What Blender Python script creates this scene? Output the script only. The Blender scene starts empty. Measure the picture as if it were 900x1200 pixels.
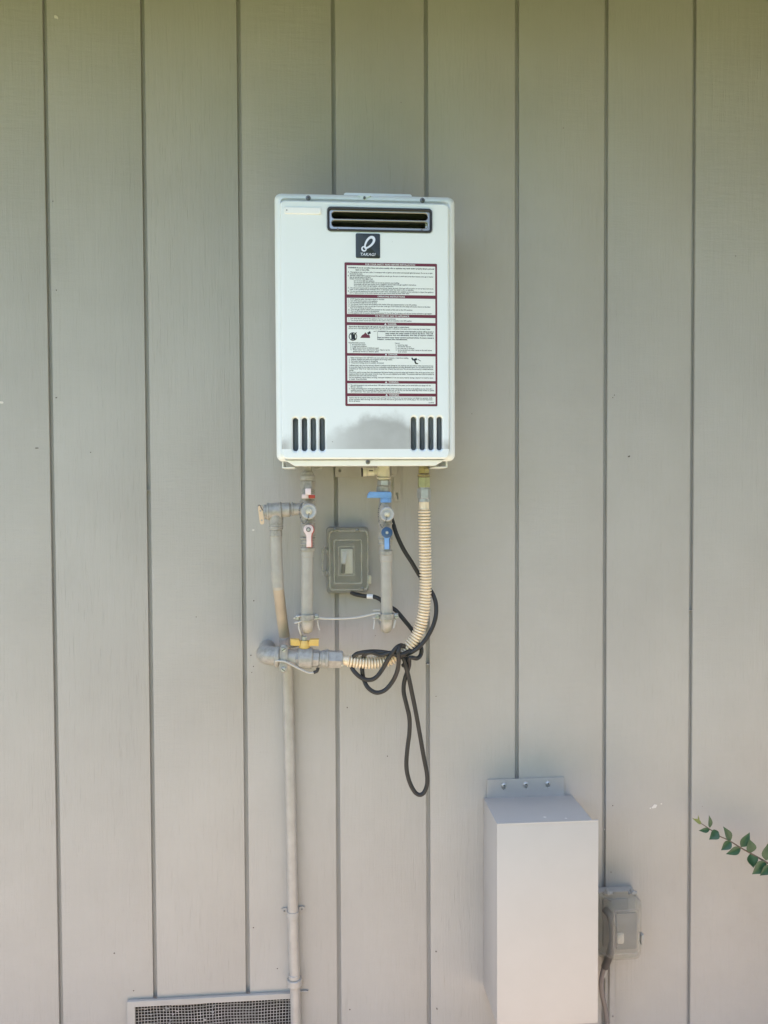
import bpy, bmesh, math, random
from mathutils import Vector, Matrix
random.seed(7)
SC = bpy.context.scene
COL = SC.collection

# ------------------------------------------------------------------ camera
F_PX = 950.0                       # focal length in pixels of a 1200 pixel high picture
YAW, PITCH, ROLL = 0.0774, -0.02965, -0.00457
CAM = Vector((0.0, -1.795, 1.5))
cy, sy, cp, sp = math.cos(YAW), math.sin(YAW), math.cos(PITCH), math.sin(PITCH)
FWD = Vector((sy * cp, cy * cp, sp)); RGT = Vector((cy, -sy, 0)); UPV = RGT.cross(FWD)
cr, sr = math.cos(ROLL), math.sin(ROLL)
RGT, UPV = cr * RGT + sr * UPV, -sr * RGT + cr * UPV
cd = bpy.data.cameras.new("camera"); cam = bpy.data.objects.new("camera", cd); COL.objects.link(cam)
m = Matrix((RGT, UPV, -FWD)).transposed().to_4x4(); m.translation = CAM
cam.matrix_world = m
cd.sensor_fit = 'VERTICAL'; cd.sensor_height = 36.0; cd.lens = 36.0 * F_PX / 1200.0
cd.clip_start = 0.05; cd.clip_end = 500
SC.camera = cam

# ------------------------------------------------------------------ sky, sun, exposure
SUN_EL, SUN_AZ = math.radians(79), math.radians(200)     # high midday sun in front of the wall; the eave keeps it off the siding
w = bpy.data.worlds.new("World"); SC.world = w; w.use_nodes = True
nt = w.node_tree; bg = nt.nodes['Background']
sky = nt.nodes.new('ShaderNodeTexSky'); sky.sky_type = 'NISHITA'; sky.sun_disc = False
sky.sun_elevation = SUN_EL; sky.sun_rotation = SUN_AZ
sky.air_density = 1.0; sky.dust_density = 1.6; sky.ozone_density = 1.0
nt.links.new(sky.outputs['Color'], bg.inputs['Color']); bg.inputs['Strength'].default_value = 0.13
sl = bpy.data.lights.new("sun", 'SUN'); sl.energy = 4.5; sl.angle = math.radians(0.5); sl.color = (1.0, 0.94, 0.85)
so = bpy.data.objects.new("sun", sl); COL.objects.link(so)
dirv = Vector((math.sin(SUN_AZ) * math.cos(SUN_EL), math.cos(SUN_AZ) * math.cos(SUN_EL), math.sin(SUN_EL)))
so.rotation_euler = dirv.to_track_quat('Z', 'Y').to_euler(); so.location = (0, 3, 8)
SC.view_settings.view_transform = 'Standard'; SC.view_settings.look = 'None'
SC.view_settings.exposure = 2.04; SC.view_settings.gamma = 1.0
SC.view_settings.use_curve_mapping = False

# ------------------------------------------------------------------ helpers
def P(px, py, dep=0.0):
    """photo pixel + distance in front of the siding (metres) -> point of the place"""
    v = FWD + RGT * ((px - 450) / F_PX) - UPV * ((py - 600) / F_PX)
    t = (-dep - CAM.y) / v.y
    return CAM + v * t
def mpp(dep): return (-CAM.y - dep) / F_PX         # metres per pixel at that distance from the wall

def catmull(pts, sub=6, closed=False):
    out = []; n = len(pts)
    for i in range(n - 1):
        p0 = pts[max(i - 1, 0)]; p1 = pts[i]; p2 = pts[i + 1]; p3 = pts[min(i + 2, n - 1)]
        for k in range(sub):
            t = k / sub
            out.append(0.5 * ((2 * p1) + (p2 - p0) * t + (2 * p0 - 5 * p1 + 4 * p2 - p3) * t * t + (3 * p1 - p0 - 3 * p2 + p3) * t ** 3))
    out.append(pts[-1].copy()); return out

def skin_rings(bm, rings, cap0=True, cap1=True):
    vs = [[bm.verts.new(p) for p in r] for r in rings]
    n = len(rings[0])
    for a, b in zip(vs[:-1], vs[1:]):
        for i in range(n):
            j = (i + 1) % n
            bm.faces.new((a[i], a[j], b[j], b[i]))
    if cap0: bm.faces.new(list(reversed(vs[0])))
    if cap1: bm.faces.new(vs[-1])
    return vs

def tube(bm, pts, r, n=12, cap=True):
    """r: number or list of radii"""
    if not isinstance(r, (list, tuple)): r = [r] * len(pts)
    T = []
    for i in range(len(pts)):
        a = pts[max(i - 1, 0)]; b = pts[min(i + 1, len(pts) - 1)]
        T.append((b - a).normalized())
    ref = Vector((0, 1, 0)) if abs(T[0].y) < 0.8 else Vector((1, 0, 0))
    nrm = (ref - T[0] * ref.dot(T[0])).normalized()
    rings = []
    for i, p in enumerate(pts):
        nrm = (nrm - T[i] * nrm.dot(T[i])).normalized(); bn = T[i].cross(nrm)
        rings.append([p + (nrm * math.cos(2 * math.pi * k / n) + bn * math.sin(2 * math.pi * k / n)) * r[i] for k in range(n)])
    skin_rings(bm, rings, cap, cap)

def turned(bm, p0, p1, prof, n=24, rot=0.0):
    """solid of revolution; prof = [(0..1 along p0->p1, radius in metres)]"""
    ax = (p1 - p0); d = ax.normalized()
    ref = Vector((0, 1, 0)) if abs(d.y) < 0.8 else Vector((0, 0, 1))
    a = (ref - d * ref.dot(d)).normalized(); b = d.cross(a)
    rings = [[p0 + ax * t + (a * math.cos(2 * math.pi * k / n + rot) + b * math.sin(2 * math.pi * k / n + rot)) * rr for k in range(n)] for t, rr in prof]
    skin_rings(bm, rings)

def collar(bm, p0, p1, r, n=24, bev=None, rot=0.0):
    L = (p1 - p0).length; e = min(bev if bev else 0.0012, L * 0.3, r * 0.4); t = e / L
    turned(bm, p0, p1, [(0, r - e), (t, r), (1 - t, r), (1, r - e)], n, rot)

def box(bm, lo, hi, bev=0.0, seg=2, mat4=None):
    lo = Vector(lo); hi = Vector(hi); c = (lo + hi) / 2; s = hi - lo
    g = bmesh.ops.create_cube(bm, size=1.0)
    vs = g['verts']
    for v in vs: v.co = Vector((v.co.x * s.x, v.co.y * s.y, v.co.z * s.z)) + c
    if bev > 0:
        ed = list({e for v in vs for e in v.link_edges})
        g2 = bmesh.ops.bevel(bm, geom=ed, offset=bev, segments=seg, affect='EDGES', profile=0.5)
        vs = list({v for f in g2['faces'] for v in f.verts} | {v for v in vs if v.is_valid})
    if mat4:
        for v in vs: v.co = mat4 @ v.co
    return vs

def prism(bm, poly, y0, y1, bev=0.0, seg=2):
    """poly: (x,z) points; from depth plane y0 (back) to y1 (front); bevels the front outline"""
    a = [bm.verts.new((x, y0, z)) for x, z in poly]; b = [bm.verts.new((x, y1, z)) for x, z in poly]
    n = len(poly)
    area = sum(poly[i][0] * poly[(i + 1) % n][1] - poly[(i + 1) % n][0] * poly[i][1] for i in range(n))
    fs = []
    for i in range(n):
        j = (i + 1) % n
        fs.append(bm.faces.new((a[i], a[j], b[j], b[i])))
    fs.append(bm.faces.new(list(reversed(a)))); ff = bm.faces.new(b); fs.append(ff)
    bmesh.ops.recalc_face_normals(bm, faces=fs)
    if bev > 0:
        bmesh.ops.bevel(bm, geom=list(ff.edges), offset=bev, segments=seg, affect='EDGES', profile=0.5)

def rrect(x0, z0, x1, z1, r, n=6):
    pts = []
    for cx, cz, a0 in ((x1 - r, z1 - r, 0), (x0 + r, z1 - r, 90), (x0 + r, z0 + r, 180), (x1 - r, z0 + r, 270)):
        for k in range(n + 1):
            a = math.radians(a0 + 90 * k / n); pts.append((cx + r * math.cos(a), cz + r * math.sin(a)))
    return pts
def disc2(cx, cz, r, n=24): return [(cx + r * math.cos(2 * math.pi * k / n), cz + r * math.sin(2 * math.pi * k / n)) for k in range(n)]

def loft(bm, secs, cap0=True, cap1=True):
    """secs: (outline (x,z), depth) from back to front"""
    skin_rings(bm, [[Vector((x, -d, z)) for x, z in o] for o, d in secs], cap0, cap1)

def eval_curve_mesh(cu):
    o = bpy.data.objects.new("temporary", cu); COL.objects.link(o)
    dg = bpy.context.evaluated_depsgraph_get(); dg.update()
    me = bpy.data.meshes.new_from_object(o.evaluated_get(dg))
    bpy.data.objects.remove(o); bpy.data.curves.remove(cu)
    return me
def plate(bm, loops, dep0, dep1, bev=0.0):
    """flat plate with holes. loops: list of (x,z) outlines, the first is the outside; front face at depth dep1"""
    cu = bpy.data.curves.new("temporary", 'CURVE'); cu.dimensions = '2D'; cu.fill_mode = 'BOTH'
    cu.extrude = (dep1 - dep0) / 2 - bev; cu.bevel_depth = bev; cu.offset = -bev; cu.bevel_resolution = 2
    for lp in loops:
        s = cu.splines.new('POLY'); s.points.add(len(lp) - 1); s.use_cyclic_u = True
        for q, (x, z) in zip(s.points, lp): q.co = (x, z, 0, 1)
    me = eval_curve_mesh(cu)
    mid = -(dep0 + dep1) / 2
    me.transform(Matrix(((1, 0, 0, 0), (0, 0, -1, mid), (0, 1, 0, 0), (0, 0, 0, 1))))
    bm.from_mesh(me); bpy.data.meshes.remove(me)
def text(bm, body, x, z, width, size, dep, shear=0.0, bold=0.0, align='L', thick=0.0):
    cu = bpy.data.curves.new("temporary", 'FONT'); cu.body = body; cu.size = size; cu.resolution_u = 2
    cu.shear = shear; cu.offset = bold; cu.extrude = thick
    me = eval_curve_mesh(cu)
    if len(me.vertices) == 0: bpy.data.meshes.remove(me); return
    xs = [v.co.x for v in me.vertices]; x0, x1 = min(xs), max(xs)
    s = width / (x1 - x0) if width else 1.0
    for v in me.vertices:
        c = v.co; v.co = (x + (c.x - x0) * s, -dep - c.z, z + c.y)
    bm.from_mesh(me); bpy.data.meshes.remove(me)

def thing(name, label, cat, loc, group=None):
    o = bpy.data.objects.new(name, None); COL.objects.link(o); o.location = loc
    o.empty_display_size = 0.05
    o['label'] = label; o['category'] = cat
    if group: o['group'] = group
    return o
def root_loc(o):
    p = Vector((0, 0, 0))
    while o is not None: p = p + o.location; o = o.parent
    return p
def obj(name, bm, mat, parent=None, angle=35, smooth=True, label=None, kind=None, normals=True):
    if parent is not None:
        bmesh.ops.translate(bm, verts=bm.verts, vec=-root_loc(parent))
    if normals: bmesh.ops.recalc_face_normals(bm, faces=bm.faces)
    me = bpy.data.meshes.new(name); bm.to_mesh(me); bm.free()
    me.materials.append(mat)
    if smooth and len(me.polygons):
        me.shade_smooth(); me.set_sharp_from_angle(angle=math.radians(angle))
    o = bpy.data.objects.new(name, me); COL.objects.link(o)
    if parent is not None: o.parent = parent
    if label: o['label'] = label
    if kind: o['kind'] = kind
    return o
def B(): return bmesh.new()

# ------------------------------------------------------------------ materials
def mat(name, col, rough=0.5, metal=0.0, var=0.0, vscale=8.0, bump=0.0, bscale=60.0, stretch=(1, 1, 1), spec=0.5, col2=None, coat=0.0):
    M = bpy.data.materials.new(name); M.use_nodes = True
    nt = M.node_tree; N = nt.nodes; L = nt.links; b = N['Principled BSDF']
    b.inputs['Base Color'].default_value = (*col, 1); b.inputs['Roughness'].default_value = rough
    b.inputs['Metallic'].default_value = metal; b.inputs['Specular IOR Level'].default_value = spec
    b.inputs['Coat Weight'].default_value = coat
    tc = N.new('ShaderNodeTexCoord'); mp = N.new('ShaderNodeMapping'); mp.inputs['Scale'].default_value = stretch
    L.new(tc.outputs['Object'], mp.inputs['Vector'])
    if var > 0:
        nz = N.new('ShaderNodeTexNoise'); nz.inputs['Scale'].default_value = vscale; nz.inputs['Detail'].default_value = 6; nz.inputs['Roughness'].default_value = 0.6
        L.new(mp.outputs['Vector'], nz.inputs['Vector'])
        rp = N.new('ShaderNodeValToRGB'); rp.color_ramp.elements[0].position = 0.3; rp.color_ramp.elements[1].position = 0.7
        c2 = col2 if col2 else tuple(min(1, c * (1 + var)) for c in col)
        c1 = tuple(c * (1 - var) for c in col) if not col2 else col
        rp.color_ramp.elements[0].color = (*c1, 1); rp.color_ramp.elements[1].color = (*c2, 1)
        L.new(nz.outputs['Fac'], rp.inputs['Fac']); L.new(rp.outputs['Color'], b.inputs['Base Color'])
        mr = N.new('ShaderNodeMapRange'); mr.inputs['To Min'].default_value = max(0, rough - 0.1); mr.inputs['To Max'].default_value = min(1, rough + 0.12)
        L.new(nz.outputs['Fac'], mr.inputs['Value']); L.new(mr.outputs['Result'], b.inputs['Roughness'])
    if bump > 0:
        n2 = N.new('ShaderNodeTexNoise'); n2.inputs['Scale'].default_value = bscale; n2.inputs['Detail'].default_value = 5
        L.new(mp.outputs['Vector'], n2.inputs['Vector'])
        bp = N.new('ShaderNodeBump'); bp.inputs['Strength'].default_value = bump; bp.inputs['Distance'].default_value = 0.002
        L.new(n2.outputs['Fac'], bp.inputs['Height']); L.new(bp.outputs['Normal'], b.inputs['Normal'])
    return M

def siding_material():
    M = bpy.data.materials.new("painted_siding"); M.use_nodes = True
    nt = M.node_tree; N = nt.nodes; L = nt.links; b = N['Principled BSDF']
    b.inputs['Roughness'].default_value = 0.62; b.inputs['Specular IOR Level'].default_value = 0.35
    tc = N.new('ShaderNodeTexCoord'); oi = N.new('ShaderNodeObjectInfo')
    off = N.new('ShaderNodeVectorMath'); off.operation = 'SCALE'; off.inputs[0].default_value = (7.3, 3.1, 11.7)
    L.new(oi.outputs['Random'], off.inputs['Scale'])
    add = N.new('ShaderNodeVectorMath'); add.operation = 'ADD'
    L.new(tc.outputs['Object'], add.inputs[0]); L.new(off.outputs['Vector'], add.inputs[1])
    def noise(scale, st, detail=6, rough=0.6):
        mp = N.new('ShaderNodeMapping'); mp.inputs['Scale'].default_value = st; L.new(add.outputs['Vector'], mp.inputs['Vector'])
        nz = N.new('ShaderNodeTexNoise'); nz.inputs['Scale'].default_value = scale; nz.inputs['Detail'].default_value = detail; nz.inputs['Roughness'].default_value = rough
        L.new(mp.outputs['Vector'], nz.inputs['Vector']); return nz.outputs['Fac']
    def math_(op, a, bb):
        q = N.new('ShaderNodeMath'); q.operation = op
        for i, v in enumerate((a, bb)):
            if isinstance(v, (int, float)): q.inputs[i].default_value = v
            else: L.new(v, q.inputs[i])
        return q.outputs[0]
    grain = noise(9, (14, 14, 0.9), 8, 0.65)           # long vertical grain of the plywood face
    checks = noise(16, (26, 26, 1.1), 3, 0.5)          # fine checks under the paint
    cross = noise(7, (2.2, 14, 15), 7, 0.7)           # saw marks and brush strokes across
    patch = noise(2.2, (1, 1, 0.7), 3, 0.5)
    fine = noise(420, (1, 1, 1), 3, 0.6)
    ck = N.new('ShaderNodeMapRange'); ck.inputs['From Min'].default_value = 0.62; ck.inputs['From Max'].default_value = 0.72
    L.new(checks, ck.inputs['Value'])
    pm = N.new('ShaderNodeMapRange'); pm.inputs['From Min'].default_value = 0.42; pm.inputs['From Max'].default_value = 0.62
    L.new(patch, pm.inputs['Value'])
    h = math_('MULTIPLY', grain, 0.95)
    h = math_('ADD', h, math_('MULTIPLY', math_('MULTIPLY', cross, 1.1), pm.outputs['Result']))
    h = math_('SUBTRACT', h, math_('MULTIPLY', ck.outputs['Result'], math_('SUBTRACT', 0.34, math_('MULTIPLY', pm.outputs['Result'], 0.3))))
    h = math_('ADD', h, math_('MULTIPLY', fine, 0.10))
    bp = N.new('ShaderNodeBump'); bp.inputs['Strength'].default_value = 0.7; bp.inputs['Distance'].default_value = 0.0016
    L.new(h, bp.inputs['Height']); L.new(bp.outputs['Normal'], b.inputs['Normal'])
    rp = N.new('ShaderNodeValToRGB')
    rp.color_ramp.elements[0].position = 0.3; rp.color_ramp.elements[0].color = (0.362, 0.351, 0.324, 1)
    rp.color_ramp.elements[1].position = 0.72; rp.color_ramp.elements[1].color = (0.416, 0.407, 0.378, 1)
    wn = N.new('ShaderNodeTexNoise'); wn.inputs['Scale'].default_value = 2.6; wn.inputs['Detail'].default_value = 7; wn.inputs['Roughness'].default_value = 0.62
    ge = N.new('ShaderNodeNewGeometry'); L.new(ge.outputs['Position'], wn.inputs['Vector'])
    L.new(wn.outputs['Fac'], rp.inputs['Fac'])
    mx = N.new('ShaderNodeMixRGB'); mx.blend_type = 'MULTIPLY'; mx.inputs['Color2'].default_value = (0.80, 0.79, 0.77, 1)
    L.new(math_('MULTIPLY', ck.outputs['Result'], 0.12), mx.inputs['Fac']); L.new(rp.outputs['Color'], mx.inputs['Color1'])
    L.new(mx.outputs['Color'], b.inputs['Base Color'])
    return M

def enamel_material(z_line, zs, x0, x1):
    """white baked enamel with a soot smear above the lower crease (a stain with its own shape)"""
    M = bpy.data.materials.new("white_enamel_sooted"); M.use_nodes = True
    nt = M.node_tree; N = nt.nodes; L = nt.links; b = N['Principled BSDF']
    b.inputs['Roughness'].default_value = 0.38
    ge = N.new('ShaderNodeNewGeometry'); sx = N.new('ShaderNodeSeparateXYZ'); L.new(ge.outputs['Position'], sx.inputs['Vector'])
    def mth(op, a, bb=0.0, cc=None):
        q = N.new('ShaderNodeMath'); q.operation = op
        for i, v in enumerate((a, bb) if cc is None else (a, bb, cc)):
            if isinstance(v, (int, float)): q.inputs[i].default_value = v
            else: L.new(v, q.inputs[i])
        return q.outputs[0]
    def rng(v, a, bb, c=0.0, d=1.0, smooth=True):
        q = N.new('ShaderNodeMapRange'); q.interpolation_type = 'SMOOTHSTEP' if smooth else 'LINEAR'
        for i, t in zip(('From Min', 'From Max', 'To Min', 'To Max'), (a, bb, c, d)): q.inputs[i].default_value = t
        L.new(v, q.inputs['Value']); return q.outputs[0]
    nz = N.new('ShaderNodeTexNoise'); nz.inputs['Scale'].default_value = 22; nz.inputs['Detail'].default_value = 6; nz.inputs['Roughness'].default_value = 0.55
    L.new(ge.outputs['Position'], nz.inputs['Vector'])
    nz2 = N.new('ShaderNodeTexNoise'); nz2.inputs['Scale'].default_value = 300; nz2.inputs['Detail'].default_value = 3
    L.new(ge.outputs['Position'], nz2.inputs['Vector'])
    wob = mth('MULTIPLY', mth('SUBTRACT', nz.outputs['Fac'], 0.5), 0.060)
    # smear height: tall right of the middle, low to the left
    xx = sx.outputs['X']; zz = sx.outputs['Z']
    mid = rng(xx, x0 + 0.055, x0 + 0.20); right = rng(xx, x1 - 0.115, x1 - 0.02, 1.0, 0.0)
    hgt = mth('ADD', mth('MULTIPLY', mth('MULTIPLY', mid, right), 0.052), 0.020)
    t = mth('SUBTRACT', mth('ADD', zs, hgt), mth('ADD', zz, wob))
    up = rng(t, -0.006, 0.022)
    # side smears beside the slots
    side = mth('MAXIMUM', mth('MAXIMUM', rng(xx, x0 + 0.036, x0 + 0.012), rng(xx, x1 - 0.034, x1 - 0.012)), mth('MULTIPLY', mid, right))
    below = mth('GREATER_THAN', zz, z_line)
    s = mth('MULTIPLY', mth('MULTIPLY', up, below), mth('ADD', 0.16, mth('MULTIPLY', side, 0.46)))
    s = mth('MULTIPLY', s, mth('ADD', 0.75, mth('MULTIPLY', nz.outputs['Fac'], 0.5)))
    # fly specks
    vo = N.new('ShaderNodeTexVoronoi'); vo.inputs['Scale'].default_value = 42; L.new(ge.outputs['Position'], vo.inputs['Vector'])
    vr = N.new('ShaderNodeSeparateColor'); L.new(vo.outputs['Color'], vr.inputs['Color'])
    sp_ = mth('MULTIPLY', mth('LESS_THAN', vo.outputs['Distance'], 0.045), mth('GREATER_THAN', vr.outputs['Red'], 0.90))
    s = mth('MINIMUM', mth('ADD', s, mth('MULTIPLY', sp_, 0.55)), 0.95)
    mx = N.new('ShaderNodeMixRGB'); mx.inputs['Color1'].default_value = (0.755, 0.80, 0.82, 1); mx.inputs['Color2'].default_value = (0.17, 0.155, 0.14, 1)
    L.new(s, mx.inputs['Fac']); L.new(mx.outputs['Color'], b.inputs['Base Color'])
    bp = N.new('ShaderNodeBump'); bp.inputs['Strength'].default_value = 0.06; bp.inputs['Distance'].default_value = 0.001
    L.new(nz2.outputs['Fac'], bp.inputs['Height']); L.new(bp.outputs['Normal'], b.inputs['Normal'])
    return M

def clear_plastic(name, tint, haze=0.45, rough=0.22):
    M = bpy.data.materials.new(name); M.use_nodes = True
    nt = M.node_tree; N = nt.nodes; L = nt.links; b = N['Principled BSDF']
    b.inputs['Base Color'].default_value = (*tint, 1); b.inputs['Roughness'].default_value = rough
    b.inputs['IOR'].default_value = 1.45
    tr = N.new('ShaderNodeBsdfTransparent'); tr.inputs['Color'].default_value = (0.96, 0.96, 0.94, 1)
    nz = N.new('ShaderNodeTexNoise'); nz.inputs['Scale'].default_value = 30; nz.inputs['Detail'].default_value = 4
    tc = N.new('ShaderNodeTexCoord'); L.new(tc.outputs['Object'], nz.inputs['Vector'])
    mr = N.new('ShaderNodeMapRange'); mr.inputs['To Min'].default_value = haze - 0.08; mr.inputs['To Max'].default_value = haze + 0.10
    L.new(nz.outputs['Fac'], mr.inputs['Value'])
    mx = N.new('ShaderNodeMixShader'); L.new(mr.outputs['Result'], mx.inputs['Fac']); L.new(tr.outputs[0], mx.inputs[1]); L.new(b.outputs[0], mx.inputs[2])
    L.new(mx.outputs[0], N['Material Output'].inputs['Surface'])
    return M

M_WALL = siding_material()
M_PIPE = mat("painted_pipe", (0.362, 0.347, 0.316), 0.34, 0, 0.10, 38, 0.22, 110, coat=0.15)
M_FIT = mat("painted_fitting", (0.315, 0.305, 0.28), 0.30, 0, 0.24, 95, 0.5, 150, coat=0.2)
M_TAN = mat("bare_tan_pipe", (0.40, 0.33, 0.25), 0.5, 0, 0.12, 18)
M_TRIM = mat("painted_trim", (0.375, 0.360, 0.330), 0.75, 0, 0.09, 12, 0.2, 60)
M_BOX = mat("painted_sheet_metal", (0.425, 0.412, 0.392), 0.6, 0, 0.04, 6, 0.25, 7)
M_WHITE = mat("white_enamel", (0.745, 0.79, 0.81), 0.36, 0, 0.02, 9)
M_WPLA = mat("white_plastic", (0.80, 0.80, 0.80), 0.35)
M_BLACK = mat("black_plastic", (0.022, 0.022, 0.024), 0.4)
M_DARK = mat("dark_interior", (0.24, 0.265, 0.285), 0.5, 0, 0.2, 30)
M_BADGE = mat("badge_slate", (0.028, 0.036, 0.042), 0.3)
M_SILVER = mat("badge_silver", (0.70, 0.70, 0.70), 0.3, 0.3)
M_CHROME = mat("stainless_steel", (0.36, 0.355, 0.345), 0.36, 1.0, 0.05, 30, 0, 60)
M_STEEL = mat("zinc_steel", (0.46, 0.47, 0.47), 0.38, 0.65, 0.15, 90)
M_BOLT = mat("weathered_screw", (0.20, 0.20, 0.20), 0.4, 0.8, 0.25, 400)
M_BRASS = mat("brass", (0.42, 0.35, 0.18), 0.34, 0.8, 0.2, 60)
M_CREAM = mat("cream_fitting", (0.58, 0.55, 0.43), 0.45, 0, 0.12, 60)
M_FLEX = mat("yellow_coated_steel", (0.79, 0.67, 0.50), 0.32, 0.2, 0.10, 60)
M_YEL = mat("yellow_handle", (0.70, 0.46, 0.13), 0.42, 0, 0.10, 70)
M_BLUE = mat("blue_handle", (0.17, 0.34, 0.66), 0.42, 0, 0.12, 70)
M_NAVY = mat("dark_blue_cap", (0.035, 0.09, 0.20), 0.4, 0, 0.15, 70)
M_RED = mat("red_handle_coating", (0.42, 0.06, 0.05), 0.42, 0, 0.2, 70)
M_PINK = mat("sun_bleached_red_handle", (0.72, 0.60, 0.60), 0.45, 0, 0.08, 70)
M_CAPW = mat("pale_drain_cap", (0.40, 0.41, 0.41), 0.4, 0, 0.14, 90)
M_RUBBER = mat("black_rubber", (0.019, 0.019, 0.020), 0.5, 0, 0.2, 60)
M_GREYC = mat("grey_cord_rubber", (0.16, 0.14, 0.13), 0.55, 0, 0.1, 60)
M_WIRE = mat("pale_insulated_wire", (0.46, 0.45, 0.42), 0.45)
M_CLEAR = clear_plastic("smoky_clear_plastic", (0.46, 0.455, 0.425), 0.09, 0.07)
M_RIB = clear_plastic("thick_clear_edge", (0.52, 0.51, 0.47), 0.24, 0.10)
M_CLEAR2 = clear_plastic("hazy_clear_plastic", (0.42, 0.42, 0.405), 0.15, 0.07)
M_GREYB = mat("grey_plastic", (0.33, 0.325, 0.30), 0.5, 0, 0.06, 40)
M_DEV = mat("switch_plate", (0.25, 0.24, 0.215), 0.45)
M_MAROON = mat("maroon_print", (0.135, 0.017, 0.036), 0.45)
M_PAPER = mat("label_white", (0.77, 0.80, 0.79), 0.45)
M_INK = mat("label_ink", (0.015, 0.018, 0.024), 0.5)
M_COPPER = mat("copper_tag", (0.70, 0.52, 0.38), 0.35, 0.35)
M_SCREEN = mat("painted_wire_cloth", (0.40, 0.38, 0.34), 0.55, 0, 0.2, 60)
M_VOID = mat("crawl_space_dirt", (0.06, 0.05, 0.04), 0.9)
M_CHIP = mat("bare_chip", (0.62, 0.60, 0.56), 0.7)
M_DENT = mat("nail_rust", (0.10, 0.085, 0.07), 0.8)
M_STEM = mat("vine_stem", (0.12, 0.085, 0.06), 0.6)
def leaf_mat(name, c1, c2):
    M = mat(name, c1, 0.38, 0, 0.3, 60, 0.3, 140, col2=c2)
    return M
M_LEAF = leaf_mat("leaf_green", (0.020, 0.058, 0.026), (0.040, 0.100, 0.044))
M_BUD = leaf_mat("leaf_young", (0.16, 0.20, 0.05), (0.22, 0.26, 0.07))

# ------------------------------------------------------------------ setting: ground, lawn, planting that the daylight comes past
bm = B(); S = 120
vs = [bm.verts.new(p) for p in ((-S, -S, 0), (S, -S, 0), (S, S, 0), (-S, S, 0))]; bm.faces.new(vs)
g = obj("lawn", bm, mat("lawn_grass", (0.085, 0.115, 0.018), 0.9, 0, 0.25, 3, col2=(0.12, 0.15, 0.026)), smooth=False, kind='structure')
bm = B()
vs = [bm.verts.new(p) for p in ((-7, -1.7, 0.02), (7, -1.7, 0.02), (7, 0.1, 0.02), (-7, 0.1, 0.02))]; bm.faces.new(vs)
g = obj("path", bm, mat("tan_gravel", (0.40, 0.31, 0.255), 0.9, 0, 0.25, 40, 0.4, 90), smooth=False, kind='structure')

# ------------------------------------------------------------------ house wall
GS = 0.2032; GX0 = -0.57648; GW = 0.0088
ZT, ZB = 2.66, 0.10
wall = thing("house_wall", "taupe painted house wall of vertical grooved wooden siding boards", "wall", (0, 0, 0))
va = P(151, 1170.5, 0); vb = P(352, 1162, 0)                # crawl-space vent opening
VX0, VX1, VZ1 = va.x, vb.x, (va.z + vb.z) / 2; VZ0 = VZ1 - 0.21
OX0, OX1, OZ0, OZ1 = VX0 + 0.006, VX1 - 0.006, VZ0 + 0.006, VZ1 - 0.006     # hole cut in the boards
def board_polys(x0, x1):
    if x1 <= OX0 or x0 >= OX1: return [[(x0, ZB), (x1, ZB), (x1, ZT), (x0, ZT)]]
    if x0 >= OX0 and x1 <= OX1: return [[(x0, OZ1), (x1, OZ1), (x1, ZT), (x0, ZT)], [(x0, ZB), (x1, ZB), (x1, OZ0), (x0, OZ0)]]
    if x0 < OX0: return [[(x0, ZB), (x1, ZB), (x1, OZ0), (OX0, OZ0), (OX0, OZ1), (x1, OZ1), (x1, ZT), (x0, ZT)]]
    return [[(x0, ZB), (x1, ZB), (x1, ZT), (x0, ZT), (x0, OZ1), (OX1, OZ1), (OX1, OZ0), (x0, OZ0)]]
plain = None
for k in range(-26, 30):
    gx = GX0 + k * GS; x0 = gx + GW / 2; x1 = gx + GS - GW / 2
    polys = board_polys(x0, x1)
    if len(polys) == 1 and len(polys[0]) == 4 and plain is not None:
        o = plain.copy(); COL.objects.link(o); o.parent = wall; o.location = (gx, 0, 0); o.name = "siding_board"; continue
    bm = B()
    for pl in polys: prism(bm, [(x - gx, z) for x, z in pl], 0.0130, 0.0, 0.0012, 2)
    o = obj("siding_board", bm, M_WALL); o.parent = wall; o.location = (gx, 0, 0)
    if len(polys) == 1 and len(polys[0]) == 4: plain = o
bm = B()
XL, XR = GX0 - 26 * GS, GX0 + 30 * GS
for lo, hi in (((XL, 0.0112, ZB), (OX0, 0.03, ZT)), ((OX1, 0.0112, ZB), (XR, 0.03, ZT)), ((OX0, 0.0112, OZ1), (OX1, 0.03, ZT)), ((OX0, 0.0112, ZB), (OX1, 0.03, OZ0))): box(bm, lo, hi)
obj("sheathing", bm, M_WALL, wall, smooth=False)
bm = B(); box(bm, (XL, 0.0, -0.3), (XR, 0.15, 0.098)); obj("foundation", bm, mat("foundation_concrete", (0.33, 0.32, 0.30), 0.9), wall, smooth=False)
# roof with its eave, above the picture
bm = B()
box(bm, (XL - .3, -0.80, 2.66), (XR + .3, 0.2, 2.68)); obj("soffit", bm, mat("soffit_paint", (0.27, 0.26, 0.21), 0.7), wall, smooth=False)
bm = B(); box(bm, (XL - .3, -0.83, 2.615), (XR + .3, -0.802, 2.91)); obj("fascia", bm, M_TRIM, wall, smooth=False)
bm = B()
prismy = [(-0.86, 2.915), (4.2, 4.5), (4.2, 4.62), (-0.86, 3.03)]
a = [bm.verts.new((XL - .4, y, z)) for y, z in prismy]; b = [bm.verts.new((XR + .4, y, z)) for y, z in prismy]
for i in range(4): bm.faces.new((a[i], a[(i + 1) % 4], b[(i + 1) % 4], b[i]))
bm.faces.new(a); bm.faces.new(b)
obj("roof", bm, mat("roof_shingle", (0.10, 0.095, 0.09), 0.9), wall, smooth=False)
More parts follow.
